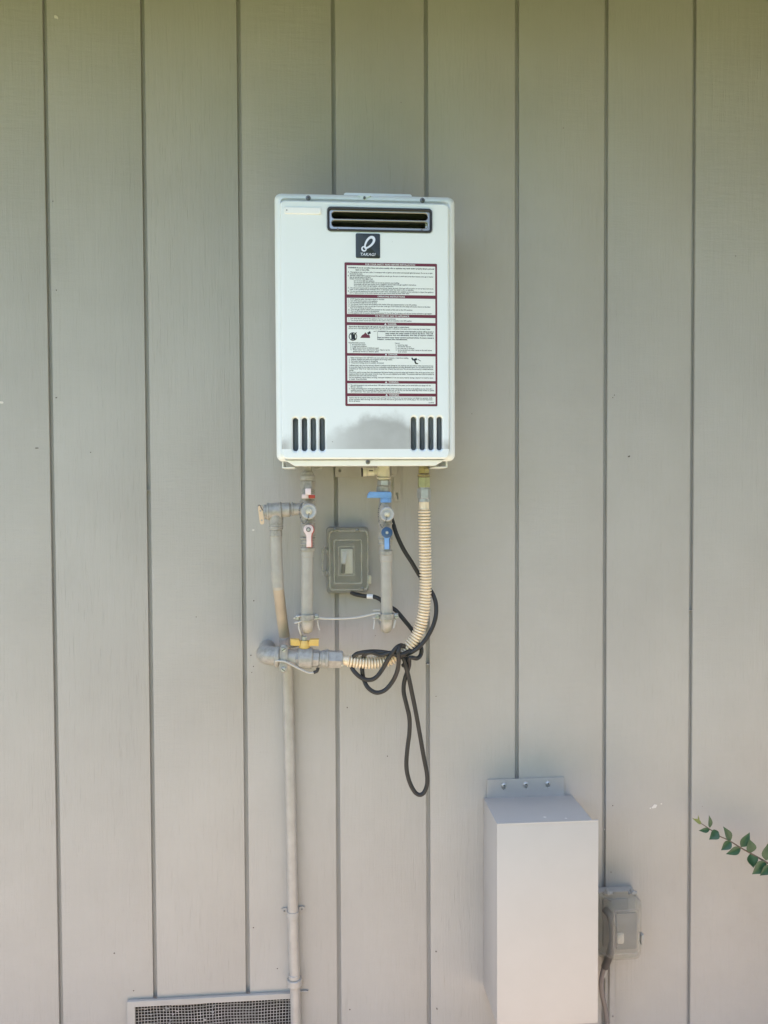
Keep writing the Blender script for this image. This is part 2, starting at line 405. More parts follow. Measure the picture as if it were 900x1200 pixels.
# chips and nail dimples in the paint
bm = B(); bd = B()
def blob(bm_, px, py, rpx, ax=1.0, rot=0.0, dep=0.0006):
    c = P(px, py, 0); r = rpx * mpp(0) * 0.85
    pl = []
    for k in range(9):
        t = 2 * math.pi * k / 9; rr = r * random.uniform(0.6, 1.1)
        x, z = rr * ax * math.cos(t), rr * math.sin(t)
        pl.append((c.x + x * math.cos(rot) - z * math.sin(rot), c.z + x * math.sin(rot) + z * math.cos(rot)))
    prism(bm_, pl, 0.0005, -dep)
for a_ in ((767, 945, 3.2, 1.8, .5), (1.5, 471.5, 2.2, 1.6, .2), (66, 20, 2.5, 1.5, 2.5), (775, 942, 1.4, 1, 0), (762, 947, 1.2, 1, 0), (708.5, 972, 1.0, 1, 0), (297, 621, 1.6, 1.2, .4), (580, 1133, 1.2, 1, 0)): blob(bm, *a_)
for a_ in ((737, 535, 1.4, 1.4, .3), (720, 463, 0.9), (718, 466, 0.7), (297.5, 704, 1.3, .7, .6), (294, 768, 1.0), (297, 781, .9), (295, 788, 1.2, .6, -.5), (106, 530, .8), (66, 466, 1.0, 1.6, .2), (43, 525, .7, 4, 0),
           (134, 1117, 1.1), (156.5, 1161, .9), (407, 829, 1.0), (454, 886, .9), (511, 816, .7), (511, 1115, 1.2), (512, 1182, 1.5, .7, .5), (410, 1183, 1.0), (325, 1135, 1.0), (297, 1087, .9), (718, 944, 1.0), (716, 1022, .9), (553, 485, .6), (66, 340, 1.2, .5, .2), (62, 236, 1, .6, 0), (505, 700, .6), (230, 723, .7), (823, 945, .5), (440, 745, .6), (862, 300, .8), (660, 150, .7), (470, 120, .6)): blob(bd, *a_)
obj("paint_chips", bm, M_CHIP, wall, kind='stuff'); obj("nail_dimples", bd, M_DENT, wall, kind='stuff')
# little seams across some grooves
bm = B()
for k, py in ((4, 779), (1, 573), (7, 721)):
    gx = GX0 + k * GS; z = P(500, py, 0).z
    box(bm, (gx - GW / 2 + .0003, 0.0025, z - .0009), (gx + GW / 2 - .0003, 0.0111, z + .0009))
obj("groove_filler", bm, M_TRIM, wall)

# ------------------------------------------------------------------ crawl space vent
vent = thing("crawl_space_vent", "wire screened crawl space vent with painted wood frame at the wall's foot", "vent", ((VX0 + VX1) / 2, -0.006, VZ0))
FW = 0.0150
bm = B(); plate(bm, [[(VX0 - .002, VZ0), (VX1, VZ0), (VX1, VZ1 + .001), (VX0 - .002, VZ1 + .001)], [(VX0 + FW, VZ0 + FW), (VX1 - FW, VZ0 + FW), (VX1 - FW, VZ1 - FW * .8), (VX0 + FW, VZ1 - FW * .8)]], 0.0005, 0.0095, 0.0012)
obj("frame", bm, M_TRIM, vent)
bm = B(); box(bm, (VX1 - .004, -0.0045, VZ1 - .002), (VX1 + .018, -0.0002, VZ1 + .0015), 0.0008); obj("trim_strip", bm, M_TRIM, vent)
bm = B(); x = VX0 + FW * .4; wires = []
nx = int((VX1 - VX0 - FW * .8) / 0.00675); nz_ = int((VZ1 - VZ0 - FW * .8) / 0.00675)
for i in range(nx + 1):
    x = VX0 + FW * .4 + i * 0.00675 + random.uniform(-.0003, .0003)
    pts = [Vector((x + 0.0007 * math.sin(q * 1.7 + i * .11), 0.0018 + 0.0006 * math.sin(q + i) + .004 * math.exp(-((x - VX0 - .13) / .07) ** 2) * math.sin(q * .28), VZ0 + FW * .4 + q * (VZ1 - VZ0 - FW * .8) / 10)) for q in range(11)]
    tube(bm, pts, 0.00075, 5)
for i in range(nz_ + 1):
    z = VZ0 + FW * .4 + i * 0.00675
    pts = [Vector((VX0 + FW * .4 + q * (VX1 - VX0 - FW * .8) / 24, 0.0006 + 0.0006 * math.sin(q * 2.1 + i) + .004 * math.exp(-((q / 24 * (VX1 - VX0) - .13) / .07) ** 2) * math.sin((z - VZ0) / (VZ1 - VZ0) * 2.8), z + 0.0009 * math.sin(q * .7 + i * .2) - 0.004 * math.exp(-((q - 8) / 5) ** 2))) for q in range(25)]
    tube(bm, pts, 0.00075, 5)
obj("wire_screen", bm, M_SCREEN, vent, kind='stuff')
bm = B()
for _ in range(26):                                       # dried paint and web lumps caught in the mesh
    i = random.choice(range(2, 26)); z = VZ1 - FW - abs(random.gauss(0, 0.018)) - .002; x = VX0 + FW + i * 0.00675 + random.uniform(-.002, .002)
    r = random.uniform(.0012, .0028)
    g_ = bmesh.ops.create_icosphere(bm, subdivisions=1, radius=r)
    sxy = random.uniform(.6, 2.0)
    for v in g_['verts']: v.co = Vector((v.co.x * sxy + x, v.co.y * .5 + 0.0006, v.co.z * random.uniform(.5, 1.1) + z))
obj("paint_lumps", bm, M_TRIM, vent, kind='stuff')
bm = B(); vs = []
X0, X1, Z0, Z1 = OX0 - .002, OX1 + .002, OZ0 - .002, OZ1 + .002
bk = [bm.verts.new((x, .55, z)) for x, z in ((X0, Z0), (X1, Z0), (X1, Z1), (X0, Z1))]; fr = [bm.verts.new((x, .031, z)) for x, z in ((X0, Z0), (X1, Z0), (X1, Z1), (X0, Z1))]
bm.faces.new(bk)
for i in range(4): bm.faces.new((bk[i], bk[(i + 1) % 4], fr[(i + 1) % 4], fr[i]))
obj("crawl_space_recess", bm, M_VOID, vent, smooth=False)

# ------------------------------------------------------------------ water heater
HD = 0.200                                               # front of its cover from the siding
hl, hr_ = P(323, 390, HD).x, P(533.5, 390, HD).x
ht, hb = P(428, 229.5, HD).z, P(428, 545.5, HD).z
HW, HH = hr_ - hl, ht - hb
def wp(px, py, dep=.012): q = P(px, py, dep); return (q.x, q.z)
def hx(px, py):
    Lx = 321.3 + 0.0125 * (py - 228); Rx = 534.2 - 0.003 * (py - 228)
    return hl + (px - Lx) / (Rx - Lx) * HW
def hz(px, py):
    T = 226.7 + (px - 321) * 0.0275; Bt = 545.5
    return ht - (py - T) / (Bt - T) * HH
def hp(px, py): return (hx(px, py), hz(px, py))
heater = thing("water_heater", "white outdoor tankless water heater with maroon safety label hung on the siding", "water heater", ((hl + hr_) / 2, -0.1, hb))
M_ENAM = enamel_material(hz(430, 526), hz(430, 526), hl, hr_)
def rect_px(x0, y0, x1, y1):
    """axis-aligned metric rectangle from photo pixels on the cover"""
    return ((hx(x0, (y0 + y1) / 2)), hz((x0 + x1) / 2, y1), hx(x1, (y0 + y1) / 2), hz((x0 + x1) / 2, y0))
CD = 0.187
cl_, crr = P(322.6, 390, CD).x, P(533.8, 390, CD).x; ct_ = P(428, 229.3, .176).z; rb = P(430, 540.5, CD).z
def ring(i, r): return rrect(cl_ + i, rb + i, crr - i, ct_ - i, r)
bm = B()
loft(bm, [(ring(.010, .012), .024), (ring(.007, .014), .028), (ring(.006, .014), .168), (ring(.001, .013), .172), (ring(0, .013), .174), (ring(0, .013), .1765), (ring(.0008, .013), .1790), (ring(.0028, .012), .1818), (ring(.0070, .011), .1856), (ring(.0098, .010), .1868), (ring(.0120, .009), .1866), (ring(.0132, .008), .1845), (ring(.0150, .008), .1828)], True, False)
obj("case", bm, M_WHITE, heater, 50)
# front cover with real openings
cx0, cz0, cx1, cz1 = rect_px(329.2, 236.2, 526.8, 538.0)
LOUV = [rect_px(x - 3.1, 488.8, x + 3.1, 528.3) for x in (346.6, 357.0, 367.2, 377.4)] + [rect_px(x - 3.1, 488.0, x + 3.1, 527.6) for x in (484.2, 494.4, 504.6, 514.6)]
ex = rect_px(384.2, 245.2, 505.3, 270.3)
loops = [rrect(cx0, cz0, cx1, cz1, .011, 8)]
for q in LOUV: loops.append(rrect(q[0], q[1], q[2], q[3], (q[2] - q[0]) / 2 * .98, 6))
loops.append(rrect(ex[0], ex[1], ex[2], ex[3], .005, 6))
bm = B(); plate(bm, loops, 0.1805, 0.2000, 0.0040)
obj("front_cover", bm, M_ENAM, heater, 40)
for grp in (LOUV[:4], LOUV[4:]):
    bm = B(); box(bm, (grp[0][0] - .006, -0.1832, grp[0][1] - .006), (grp[3][2] + .006, -0.1836, grp[0][3] + .006)); obj("louvre_baffle", bm, M_DARK, heater, smooth=False)
for q in LOUV:
    bm = B(); mcx = (q[0] + q[2]) / 2
    # louvre blade: slanting strip inside each slot
    a = [bm.verts.new(p) for p in ((q[0] - .001, -0.1845, q[1]), (mcx + .001, -0.1945, q[1]), (mcx + .001, -0.1945, q[3]), (q[0] - .001, -0.1845, q[3]))]
    f = bm.faces.new(a); bmesh.ops.solidify(bm, geom=[f], thickness=0.0007)
    obj("louvre_blade", bm, M_DARK, heater, smooth=False)
# emboss ridge line round the lower louvres
# bottom flange
bm = B()
zt_, zb_ = hz(430, 538.8), hz(430, 545.6)
xa, xb = hx(334, 540), hx(522, 540); xc, xd = hx(345.5, 545), hx(510.5, 545)
prism(bm, [(xa, zt_), (hx(337.5, 540), hz(430, 540.8)), (xc, zb_), (xd, zb_), (hx(518.5, 540), hz(430, 540.8)), (xb, zt_)], -0.150, -0.1875, 0.0015)
obj("bottom_flange", bm, M_WHITE, heater)
for xx in ((330.5, 345), (511, 527)):
    bm = B(); box(bm, (hx(xx[0], 545), -0.165, hz(430, 547.8)), (hx(xx[1], 545), -0.05, hz(430, 546.6)), .0004); box(bm, (hx(xx[0], 545) if xx[0] < 400 else hx(xx[1] - 1.4, 545), -0.165, hz(430, 546.5)), (hx(xx[0] + 1.4, 545) if xx[0] < 400 else hx(xx[1], 545), -0.05, hz(430, 540)), .0004)
    obj("foot_bracket", bm, M_WHITE, heater)
# exhaust outlet
bm = B(); e = ex; g_ = .0022
plate(bm, [rrect(e[0] - g_, e[1] - g_, e[2] + g_, e[3] + g_, .0065), rrect(e[0] + .0012, e[1] + .0016, e[2] - .0012, e[3] - .0022, .0055)], 0.197, 0.2032, 0.0012)
gr = obj("exhaust_grille", bm, M_BLACK, heater)
s1 = rect_px(388.2, 248.9, 501.6, 256.6); s2 = rect_px(388.2, 259.0, 501.6, 265.9)
bm = B()
plate(bm, [rrect(e[0] + .001, e[1] + .001, e[2] - .001, e[3] - .001, .005), rrect(*s1, (s1[3] - s1[1]) / 2 * .95), rrect(*s2, (s2[3] - s2[1]) / 2 * .95)], 0.1935, 0.1985, 0.0014)
obj("grille_bars", bm, M_CHROME, gr)
bm = B(); bk = rrect(e[0] - .004, e[1] - .004, e[2] + .004, e[3] + .004, .004)
loft(bm, [(bk, .120), (bk, .1795)], True, False); obj("exhaust_chamber", bm, mat("dark_chamber", (.16, .155, .14), .6, 0, .25, 40), gr)  # dark grey-brown box behind the slots
bm = B()
tube(bm, [Vector((e[0], -0.158, (s1[1] + s1[3]) / 2 + .001)), Vector((e[2], -0.158, (s1[1] + s1[3]) / 2 + .002))], .0042, 10)
tube(bm, [Vector((e[0], -0.162, (s2[1] + s2[3]) / 2)), Vector((e[2], -0.162, (s2[1] + s2[3]) / 2 + .001))], .0040, 10)
obj("heat_exchanger_tube", bm, mat("dark_tube", (0.15, 0.14, 0.12), .4, 0.3, .3, 60), gr)  # tubes in much the same dark tone as the chamber
q = rect_px(499.6, 259.6, 502.6, 265.8); bm = B(); box(bm, (q[0], -0.186, q[1]), (q[2], -0.19, q[3]), .0005); obj("clip", bm, M_WPLA, gr)
for (px, py) in ((395.3, 268.3), (494.4, 269.3)):
    x, z = hp(px, py); bm = B(); turned(bm, Vector((x, -.2028, z)), Vector((x, -.2044, z)), [(0, .0016), (.6, .0016), (1, .001)], 12); obj("screw", bm, M_BOLT, gr)
# small white strip top left
q = rect_px(332.6, 243.0, 375.8, 250.6)
bm = B(); loft(bm, [(rrect(*q, .0035), .1998), (rrect(*q, .0035), .2014), (rrect(q[0] + .0007, q[1] + .0007, q[2] - .0007, q[3] - .0007, .003), .2022)])
box(bm, (q[2] - .0045, -.2042, q[1] + .0004), (q[2] - .0004, -.2012, q[3] - .0004), .0006)
npl = obj("blank_nameplate", bm, mat("nameplate_white", (.82, .83, .83), .3), heater)
x, z = q[0] + .005, (q[1] + q[3]) / 2
bm = B(); turned(bm, Vector((x, -.2018, z)), Vector((x, -.2030, z)), [(0, .0015), (.7, .0015), (1, .001)], 12); obj("rivet", bm, M_CHROME, npl)
# case screws
def screw(px, py, dep, r, parent, mt=None, name="screw", base=None, m=hp):
    x, z = m(px, py); bm = B()
    turned(bm, Vector((x, -dep + .004, z)), Vector((x, -dep - .0028, z)), [(0, r * .8), (.55, r * 1.0), (.56, r * 1.25), (.72, r * 1.25), (.73, r), (.9, r * .92), (1, r * .62)], 16)
    s = obj(name, bm, mt or M_BOLT, parent)
    bm = B(); box(bm, (x - r * .55, -dep - .0032, z - r * .13), (x + r * .55, -dep - .0024, z + r * .13)); box(bm, (x - r * .13, -dep - .0033, z - r * .55), (x + r * .13, -dep - .0025, z + r * .55))
    obj("drive_recess", bm, M_BLACK, s)
wq = lambda x, y: wp(x, y, .187)
screw(361.2, 232.0, .1865, .0040, heater, m=wq); screw(495.0, 234.8, .1865, .0040, heater, m=wq); screw(430.8, 541.2, .188, .0036, heater)
x, z = wq(427, 231.0); bm = B()
prism(bm, [(x - .013, z + .0028), (x + .013, z + .0028), (x + .004, z - .0022), (x - .004, z - .0022)], -.182, -.1879, .0005); o = obj("top_hook", bm, M_WHITE, heater)
screw(427, 232.0, .1885, .0022, heater, m=wq)
# mounting bracket above
bm = B(); kq = lambda x, y: wp(x, y, .166)
prism(bm, [kq(403, 240), kq(403, 227.0), kq(405, 225.6), kq(481, 227.6), kq(482.6, 229), kq(482.6, 242)], -0.150, -0.166, .0008)
prism(bm, [kq(405, 246), kq(405, 226.4), kq(480, 228.4), kq(480, 246)], -0.004, -0.1505)
obj("mounting_bracket", bm, M_WHITE, heater)
# badge
q = rect_px(416.2, 273.6, 444.9, 302.2)
bm = B(); loft(bm, [(rrect(*q, .0028), .1998), (rrect(*q, .0028), .2010), (rrect(q[0] + .0005, q[1] + .0005, q[2] - .0005, q[3] - .0005, .0025), .2014)])
badge = obj("brand_badge", bm, M_BADGE, heater)
bm = B()
def ell(c, a, b_, rot, n=40, wob=0.0):
    return [(c[0] + a * math.cos(t) * math.cos(rot) - b_ * math.sin(t) * math.sin(rot), c[1] + a * math.cos(t) * math.sin(rot) + b_ * math.sin(t) * math.cos(rot)) for t in [2 * math.pi * k / n for k in range(n)]]
u = mpp(HD)
ec = hp(432.2, 284.3); rt = math.radians(52)
def egg(c, a, b_, rot, n=40):
    out = []
    for k in range(n):
        t = 2 * math.pi * k / n; bb = b_ * (1 + 0.24 * math.cos(t))
        X, Y = a * math.cos(t), bb * math.sin(t)
        out.append((c[0] + X * math.cos(rot) - Y * math.sin(rot), c[1] + X * math.sin(rot) + Y * math.cos(rot)))
    return out
ic = (ec[0] - .4 * u * math.cos(rt), ec[1] - .4 * u * math.sin(rt))
plate(bm, [egg(ec, 8.8 * u, 4.7 * u, rt), egg(ic, 6.0 * u, 2.35 * u, rt)], .2012, .2019)
k2 = hp(425.9, 291.5)
plate(bm, [disc2(k2[0], k2[1], 3.2 * u), disc2(k2[0] + .2 * u, k2[1] + .2 * u, 1.75 * u)], .2012, .2020)
xx, zz = hp(421.8, 299.4)
text(bm, "TAKAGI", xx, zz, 17.6 * u, 4.7 * u, .2016, shear=.22, bold=.00006, thick=.0002)
obj("emblem", bm, M_SILVER, badge)
# --- safety label
q = rect_px(403.6, 308.0, 512.2, 475.6)
bm = B(); loft(bm, [(rrect(*q, .0022), .1998), (rrect(*q, .0022), .2003)]); lab = obj("safety_label", bm, M_MAROON, heater)
def lx(px, py): return hx(px + 0.0127 * (py - 308), py)
pan = [(311.4, 345.2), (349.2, 368.0), (371.7, 377.5), (381.0, 413.6), (416.8, 445.8), (449.0, 460.6), (464.1, 473.0)]
bm = B()
for y0, y1 in pan:
    prism(bm, [(hx(406.2, 390), hz(458, y1)), (hx(510.0, 390), hz(458, y1)), (hx(510.0, 390), hz(458, y0)), (hx(406.2, 390), hz(458, y0))], -.2002, -.2005)
paper = obj("label_panel", bm, M_PAPER, lab, smooth=False)
bm = B(); bw = B()
def ln(x, y, wpx, s, size=2.1, b_=None, bold=0.0):
    text(b_ if b_ is not None else bm, s, hx(x, 390), hz(458, y), wpx * u, size * u, .20062, bold=bold)
bo = 0.00006
for (x, y, w_, s) in ((428, 310.8, 58, "FOR YOUR SAFETY READ BEFORE INSTALLATION"), (442, 348.2, 32, "OPERATING INSTRUCTIONS"), (439, 370.9, 40, "TO TURN OFF GAS TO APPLIANCE"), (454, 380.2, 10, "DANGER"), (454.5, 415.9, 10.5, "DANGER"), (454.5, 448.2, 11.5, "WARNING"), (455, 463.3, 11.5, "WARNING")):
    bw = B(); ln(x, y, w_, s, 2.7, bw, bo)
    if w_ < 12:
        xt, zt2 = hx(x - 4.2, 390), hz(458, y)
        prism(bw, [(xt, zt2), (xt + 2.6 * u, zt2), (xt + 1.3 * u, zt2 + 2.1 * u)], -.2003, -.20062)
    obj("heading_text", bw, M_PAPER, lab, smooth=False, normals=False)
T1 = [(407.5, 314.8, 101, "WARNING: If you do not follow these instructions exactly, a fire or explosion may result causing property damage, personal", 1), (416.5, 317.2, 16, "injury or loss of life.", 1),
 (407.5, 319.9, 99, "A.  This appliance does not have a pilot. It is equipped with an ignition device which automatically lights the burner. Do not try to light", 0), (409.5, 321.9, 15, "the burner by hand.", 0),
 (407.5, 324.1, 100, "B.  BEFORE OPERATING smell all around the appliance area for gas. Be sure to smell next to the floor because some gas is heavier", 0), (409.5, 326.0, 25, "than air and will settle on the floor.", 0), (409.5, 327.9, 27, "WHAT TO DO IF YOU SMELL GAS", 0),
 (414.5, 329.9, 24, "Do not try to light any appliance.", 0), (414.5, 331.9, 53, "Do not touch any electric switch; do not use any phone in your building.", 0), (414.5, 333.9, 73, "Immediately call your gas supplier from a neighbor's phone. Follow the gas supplier's instructions.", 0), (414.5, 335.8, 46, "If you cannot reach your gas supplier, call the fire department.", 0),
 (407.5, 338.1, 100, "C.  Use only your hand to push in or turn the gas control knob. Never use tools. If the knob will not push in or turn by hand, don't try to", 0), (409.5, 339.9, 75, "repair it, call a qualified service technician. Force or attempted repair may result in a fire or explosion.", 0),
 (407.5, 342.1, 100, "D.  Do not use this appliance if any part has been under water. Immediately call a qualified service technician to inspect the appliance", 0), (409.5, 344.0, 70, "and to replace any part of the control system and any gas control which has been under water.", 0),
 (408, 351.2, 42, "1.  STOP! Read the safety information above on this label.", 0), (408, 353.3, 34, "2.  Turn off all electric power to the appliance.", 0), (408, 355.2, 33, "3.  Do not attempt to light the burner by hand.", 0), (408, 357.2, 80, "4.  Turn the gas control manual valve located on the outside of the unit counterclockwise to the ON position.", 0), (408, 359.4, 96, "5.  Wait five minutes to clear out any gas. If you then smell gas, STOP! Follow B in the safety information above on this label.", 0), (410, 361.3, 25, "If you do not smell gas, go to next step.", 0), (408, 363.3, 75, "6.  Turn the gas control manual valve located on the outside of the unit to the ON position.", 0), (408, 365.2, 36, "7.  Turn on all electric power to the appliance.", 0), (408, 367.3, 98, "8.  If the appliance will not operate, follow the instructions To Turn Off Gas To Appliance and call your service technician or gas supplier.", 0),
 (408, 374.0, 55, "1.  Turn off all electric power to the appliance if service is to be performed.", 0), (408, 376.1, 74, "2.  Turn the gas control manual valve located on the outside of the unit clockwise to the OFF position.", 0),
 (408, 383.4, 71, "Vapors from flammable liquids will explode and catch fire causing death or severe burns.", 1), (408, 385.5, 96, "Do not use or store flammable products such as gasoline, solvents or adhesives in the same room or area near the water heater.", 0),
 (442, 388.6, 66, "WARNING: Do not install water heater where flammable products will be stored or", 1), (451, 390.8, 56, "used unless the water heater is above the floor. This will", 1), (451, 392.9, 57, "reduce, but not eliminate, the risk of vapors igniting.", 1),
 (442, 395.8, 66, "Read and follow water heater warnings and instructions. If owners manual is", 1), (442, 397.9, 35, "missing, contact the manufacturer.", 1),
 (408, 402.2, 19, "Keep flammable products:", 0), (410, 404.3, 18, "1.  far away from heater", 0), (410, 406.2, 19, "2.  in approved containers", 0), (410, 408.2, 33, "3.  tightly closed and out of children's reach", 0), (410, 410.3, 46, "4.  Water heater has a main burner flame. Vapors can be", 0), (413, 412.3, 30, "ignited by burner or electric spark", 0),
 (462, 402.2, 6, "Vapors:", 0), (463, 404.3, 14, "1.  cannot be seen", 0), (463, 406.2, 18, "2.  are heavier than air", 0), (463, 408.2, 22, "3.  go a long way on the floor", 0), (463, 410.3, 43, "4.  can be carried from other rooms to the main burner", 0), (466, 412.3, 10, "by air currents", 0),
 (408, 419.6, 70, "1.  Water temperature over 125F (52C) can cause severe burns instantly or death from scalding.", 0), (408, 421.6, 51, "2.  Children, disabled and elderly are at highest risk of being scalded.", 0), (408, 423.6, 34, "3.  Feel water before bathing or showering.", 0), (408, 425.6, 41, "4.  Temperature limiting valves are available, see manual.", 0),
 (408, 428.6, 99, "If sufficient water vapor from the exhaust is allowed to condense it may damage the unit. Install the unit only outdoors where clearances are kept", 0), (408, 430.6, 99, "on every side. Keep the area clear and free from combustible materials, gasoline and other flammable vapors. Do not obstruct the flow of", 0), (408, 432.6, 99, "combustion air. Keep the air intake and exhaust openings clear of leaves, dust and snow. The unit must be serviced by a trained technician", 0), (408, 434.5, 6, "only.", 0),
 (408, 436.6, 100, "If the unit is used in an area where the temperature falls below freezing, protect the piping with insulation. Shut off the gas and the water", 0), (408, 438.6, 100, "supply and drain the unit when power is lost for long. Only use parts supplied by the maker. The pressure relief valve must be installed as", 0), (408, 440.5, 33, "required by the local code and the manual.", 0), (408, 442.7, 99, "See the installation manual before servicing. Improper installation or use can cause property damage, exposure to hazards, injury", 0), (408, 444.7, 21, "or death. Keep this label.", 0),
 (408, 451.8, 96, "1.  The outlet temperature must not be set above 120F without a mixing valve fitted to the system; see the manual before you change it for the", 0), (410, 453.7, 14, "first time.", 0), (408, 455.7, 98, "2.  Should overheating occur, or the gas supply fail to shut off, turn off the manual gas control valve to the appliance at once, then call a", 0), (410, 457.6, 98, "qualified person. Do not attempt to clean the inside of the unit, and do not run the unit while any of the covers or panels", 0), (410, 459.5, 58, "are removed. The case and the exhaust become hot in use.", 0),
 (408, 466.5, 98, "Caution: label all wires prior to disconnection when servicing controls. Wiring errors can cause improper and dangerous operation. Verify", 0), (408, 468.5, 98, "proper operation after servicing. This unit uses 120 volts and must be grounded; do not cut the plug or the cord and keep them", 0), (408, 470.4, 13, "dry at all times.", 0), (502, 472.0, 6, "LA-4410", 0)]
for x, y, w_, s, bl in T1: ln(x, y, w_, s, 2.05, None, 0.00014 if bl else 0.00008)
# pictograms on the label
def lp(px, py): return (hx(px, 390), hz(458, py))
c = lp(413, 394.3); plate(bm, [disc2(c[0], c[1], 4.9 * u), disc2(c[0], c[1], 4.0 * u)], .2004, .2006)
for pl in ([(411, 391.5), (415.6, 391.5), (415.6, 398), (411, 398)], [(411.5, 389.6), (413.5, 389.6), (413.5, 391.7), (411.5, 391.7)], [(409.5, 391.0), (410.3, 390.4), (417, 397.4), (416.2, 398.2)], [(414.6, 391.6), (416.8, 389), (417.5, 389.6), (415.6, 392.2)],
           [(429.5, 389.8), (433, 387.6), (434, 390.5), (431, 392)], [(481.2, 418.6), (483, 418.4), (484, 420.2), (487.6, 418.6), (488.4, 421), (486.4, 421.9), (487.6, 424.6), (489.8, 425.2), (488.8, 426.0), (485.4, 424.8), (484.8, 422), (482.6, 421.4)], [(485.2, 422.5), (488, 424.8), (489.6, 424.6), (489.4, 425.6), (486.4, 426)], [(489, 419.8), (493, 422.2), (492.6, 422.6), (488.8, 420.6)], [(441.6, 387.8), (441.9, 387.8), (441.9, 398), (441.6, 398)], [(437, 388), (441, 387.3), (441, 387.7), (437.3, 388.5)]):
    prism(bm, [lp(a_, b_) for a_, b_ in reversed(pl)], -.2004, -.2006)
bmr = B()
for pl in ([(421.5, 395.8), (423.5, 392.6), (426, 391.2), (427.5, 389.2), (430, 391.8), (432.6, 392.5), (433, 395.8)],): prism(bmr, [lp(a_, b_) for a_, b_ in reversed(pl)], -.2004, -.2006)
obj("printed_text", bm, M_INK, lab, smooth=False, normals=False); obj("hand_pictogram", bmr, M_MAROON, lab, smooth=False)
# connections under the case
def V(px, py, dep): return P(px, py, dep)
PD = 0.100; U = mpp(PD)
bm = B(); collar(bm, V(425, 553.2, PD), V(430, 553.0, PD), 5.3 * U); collar(bm, V(430, 553, PD), V(439, 552.6, PD), 4.9 * U); collar(bm, V(442, 552.6, PD), V(456, 552.2, PD), 5.6 * U); collar(bm, V(438.5, 552.6, PD), V(442.5, 552.5, PD), 3.9 * U); collar(bm, V(449.5, 540, PD), V(449.6, 559, PD), 7 * U); collar(bm, V(449.6, 558.4, PD), V(449.6, 562.8, PD), 6.2 * U, 24, .002); collar(bm, V(449.7, 559.5, PD), V(449.7, 561.0, PD), 8.2 * U)
fit = obj("cold_inlet_filter", bm, M_CREAM, heater)
bm = B(); collar(bm, V(423.4, 553.3, PD), V(425.3, 553.2, PD), 5.5 * U); obj("filter_cap", bm, M_BLACK, fit)
bm = B(); box(bm, V(432.4, 552.2, PD + .0093) + Vector((0, -.0006, 0)), V(437.0, 551.0, PD + .0093) + Vector((0, .002, .0)), 0); obj("cap_notch", bm, M_BLACK, fit)
bm = B(); collar(bm, V(360.5, 540, PD), V(360.5, 553.5, PD), 5.2 * U); turned(bm, V(360.5, 552.5, PD), V(360.6, 563, PD), [(0, 6.2 * U), (.12, 6.6 * U), (.14, 7.4 * U), (.32, 7.6 * U), (.34, 8.0 * U), (.45, 8.4 * U), (.5, 9.0 * U), (.9, 9.2 * U), (1, 8.2 * U)]); obj("hot_outlet_fitting", bm, M_FIT, heater)
bm = B(); collar(bm, V(496.6, 540, PD), V(496.6, 551, PD), 5.5 * U); collar(bm, V(496.6, 549, PD), V(496.6, 555.2, PD), 6.8 * U, 6, .0015); collar(bm, V(496.6, 556, PD), V(496.6, 558.6, PD), 7.6 * U); obj("gas_inlet_fitting", bm, M_BRASS, heater)
bm = B(); a_ = V(376, 546, .05); box(bm, V(368.5, 549.8, .05) + Vector((0, -.03, 0)), V(378.5, 545.5, .05), .001); obj("drip_lip", bm, M_FIT, heater)
# lower wall bracket, painted with the wall
bm = B()
def wp(px, py, dep=.012): q = P(px, py, dep); return (q.x, q.z)
plate(bm, [[wp(393, 558.8), wp(461.5, 559.5), wp(461.5, 586.5), wp(463, 588), wp(469, 588), wp(470.2, 586.5), wp(470.5, 535), wp(393, 535)], disc2(*wp(398.2, 551.2), .0032), [wp(463.9, 579.5), wp(464.6, 577.2), wp(466.2, 576.8), wp(467.2, 579), wp(467.0, 585.2), wp(465.9, 585.2), wp(465.6, 581)]], .0005, .0045, .0006)
box(bm, P(459, 557, .05) + Vector((0, -.003, 0)), P(464.5, 540, .05) + Vector((0, .04, 0)), .0008)
obj("lower_bracket", bm, M_TRIM, heater)
# settle the case onto its slight real-life tilt
heater.rotation_euler = (math.radians(0.0), 0, 0)

# ------------------------------------------------------------------ service valves and water pipes
def vx(pts):  # chain of vertical collars: (px, y0, y1, rpx)
    pass
def stack(bm, items, dep, n=24, bev=None):
    for it in items:
        px, y0, y1, r = it[:4]; nn = it[4] if len(it) > 4 else n
        px2 = it[5] if len(it) > 5 else px
        collar(bm, V(px, y0, dep), V(px2, y1, dep), r * mpp(dep), nn, bev, rot=math.pi / 6 if nn == 6 else 0)

def drain_cap(px, py, r, body_top, parent, dep):
    d = dep; u_ = mpp(d)
    c = V(px, py, d + .036)
    bm = B(); turned(bm, Vector((c.x, -d, c.z)), Vector((c.x, -(d + .046), c.z)), [(0, r * .62 * u_), (.45, r * .62 * u_), (.46, r * .80 * u_), (.6, r * .80 * u_), (.61, r * .95 * u_), (.66, r * u_), (.9, r * u_), (.97, r * .95 * u_), (1, r * .86 * u_), (.995, r * .76 * u_), (.965, r * .62 * u_), (.96, r * .3 * u_)], 32)
    cap = obj("drain_cap", bm, M_CAPW, parent)
    bm = B(); turned(bm, Vector((c.x, -(d + .0455), c.z)), Vector((c.x, -(d + .051), c.z)), [(0, r * .40 * u_), (.4, r * .36 * u_), (.41, r * .24 * u_), (.8, r * .24 * u_), (1, r * .16 * u_)], 16)
    obj("cap_knob", bm, M_CREAM, cap)
    for k in range(22):   # knurled rim
        pass
    return c
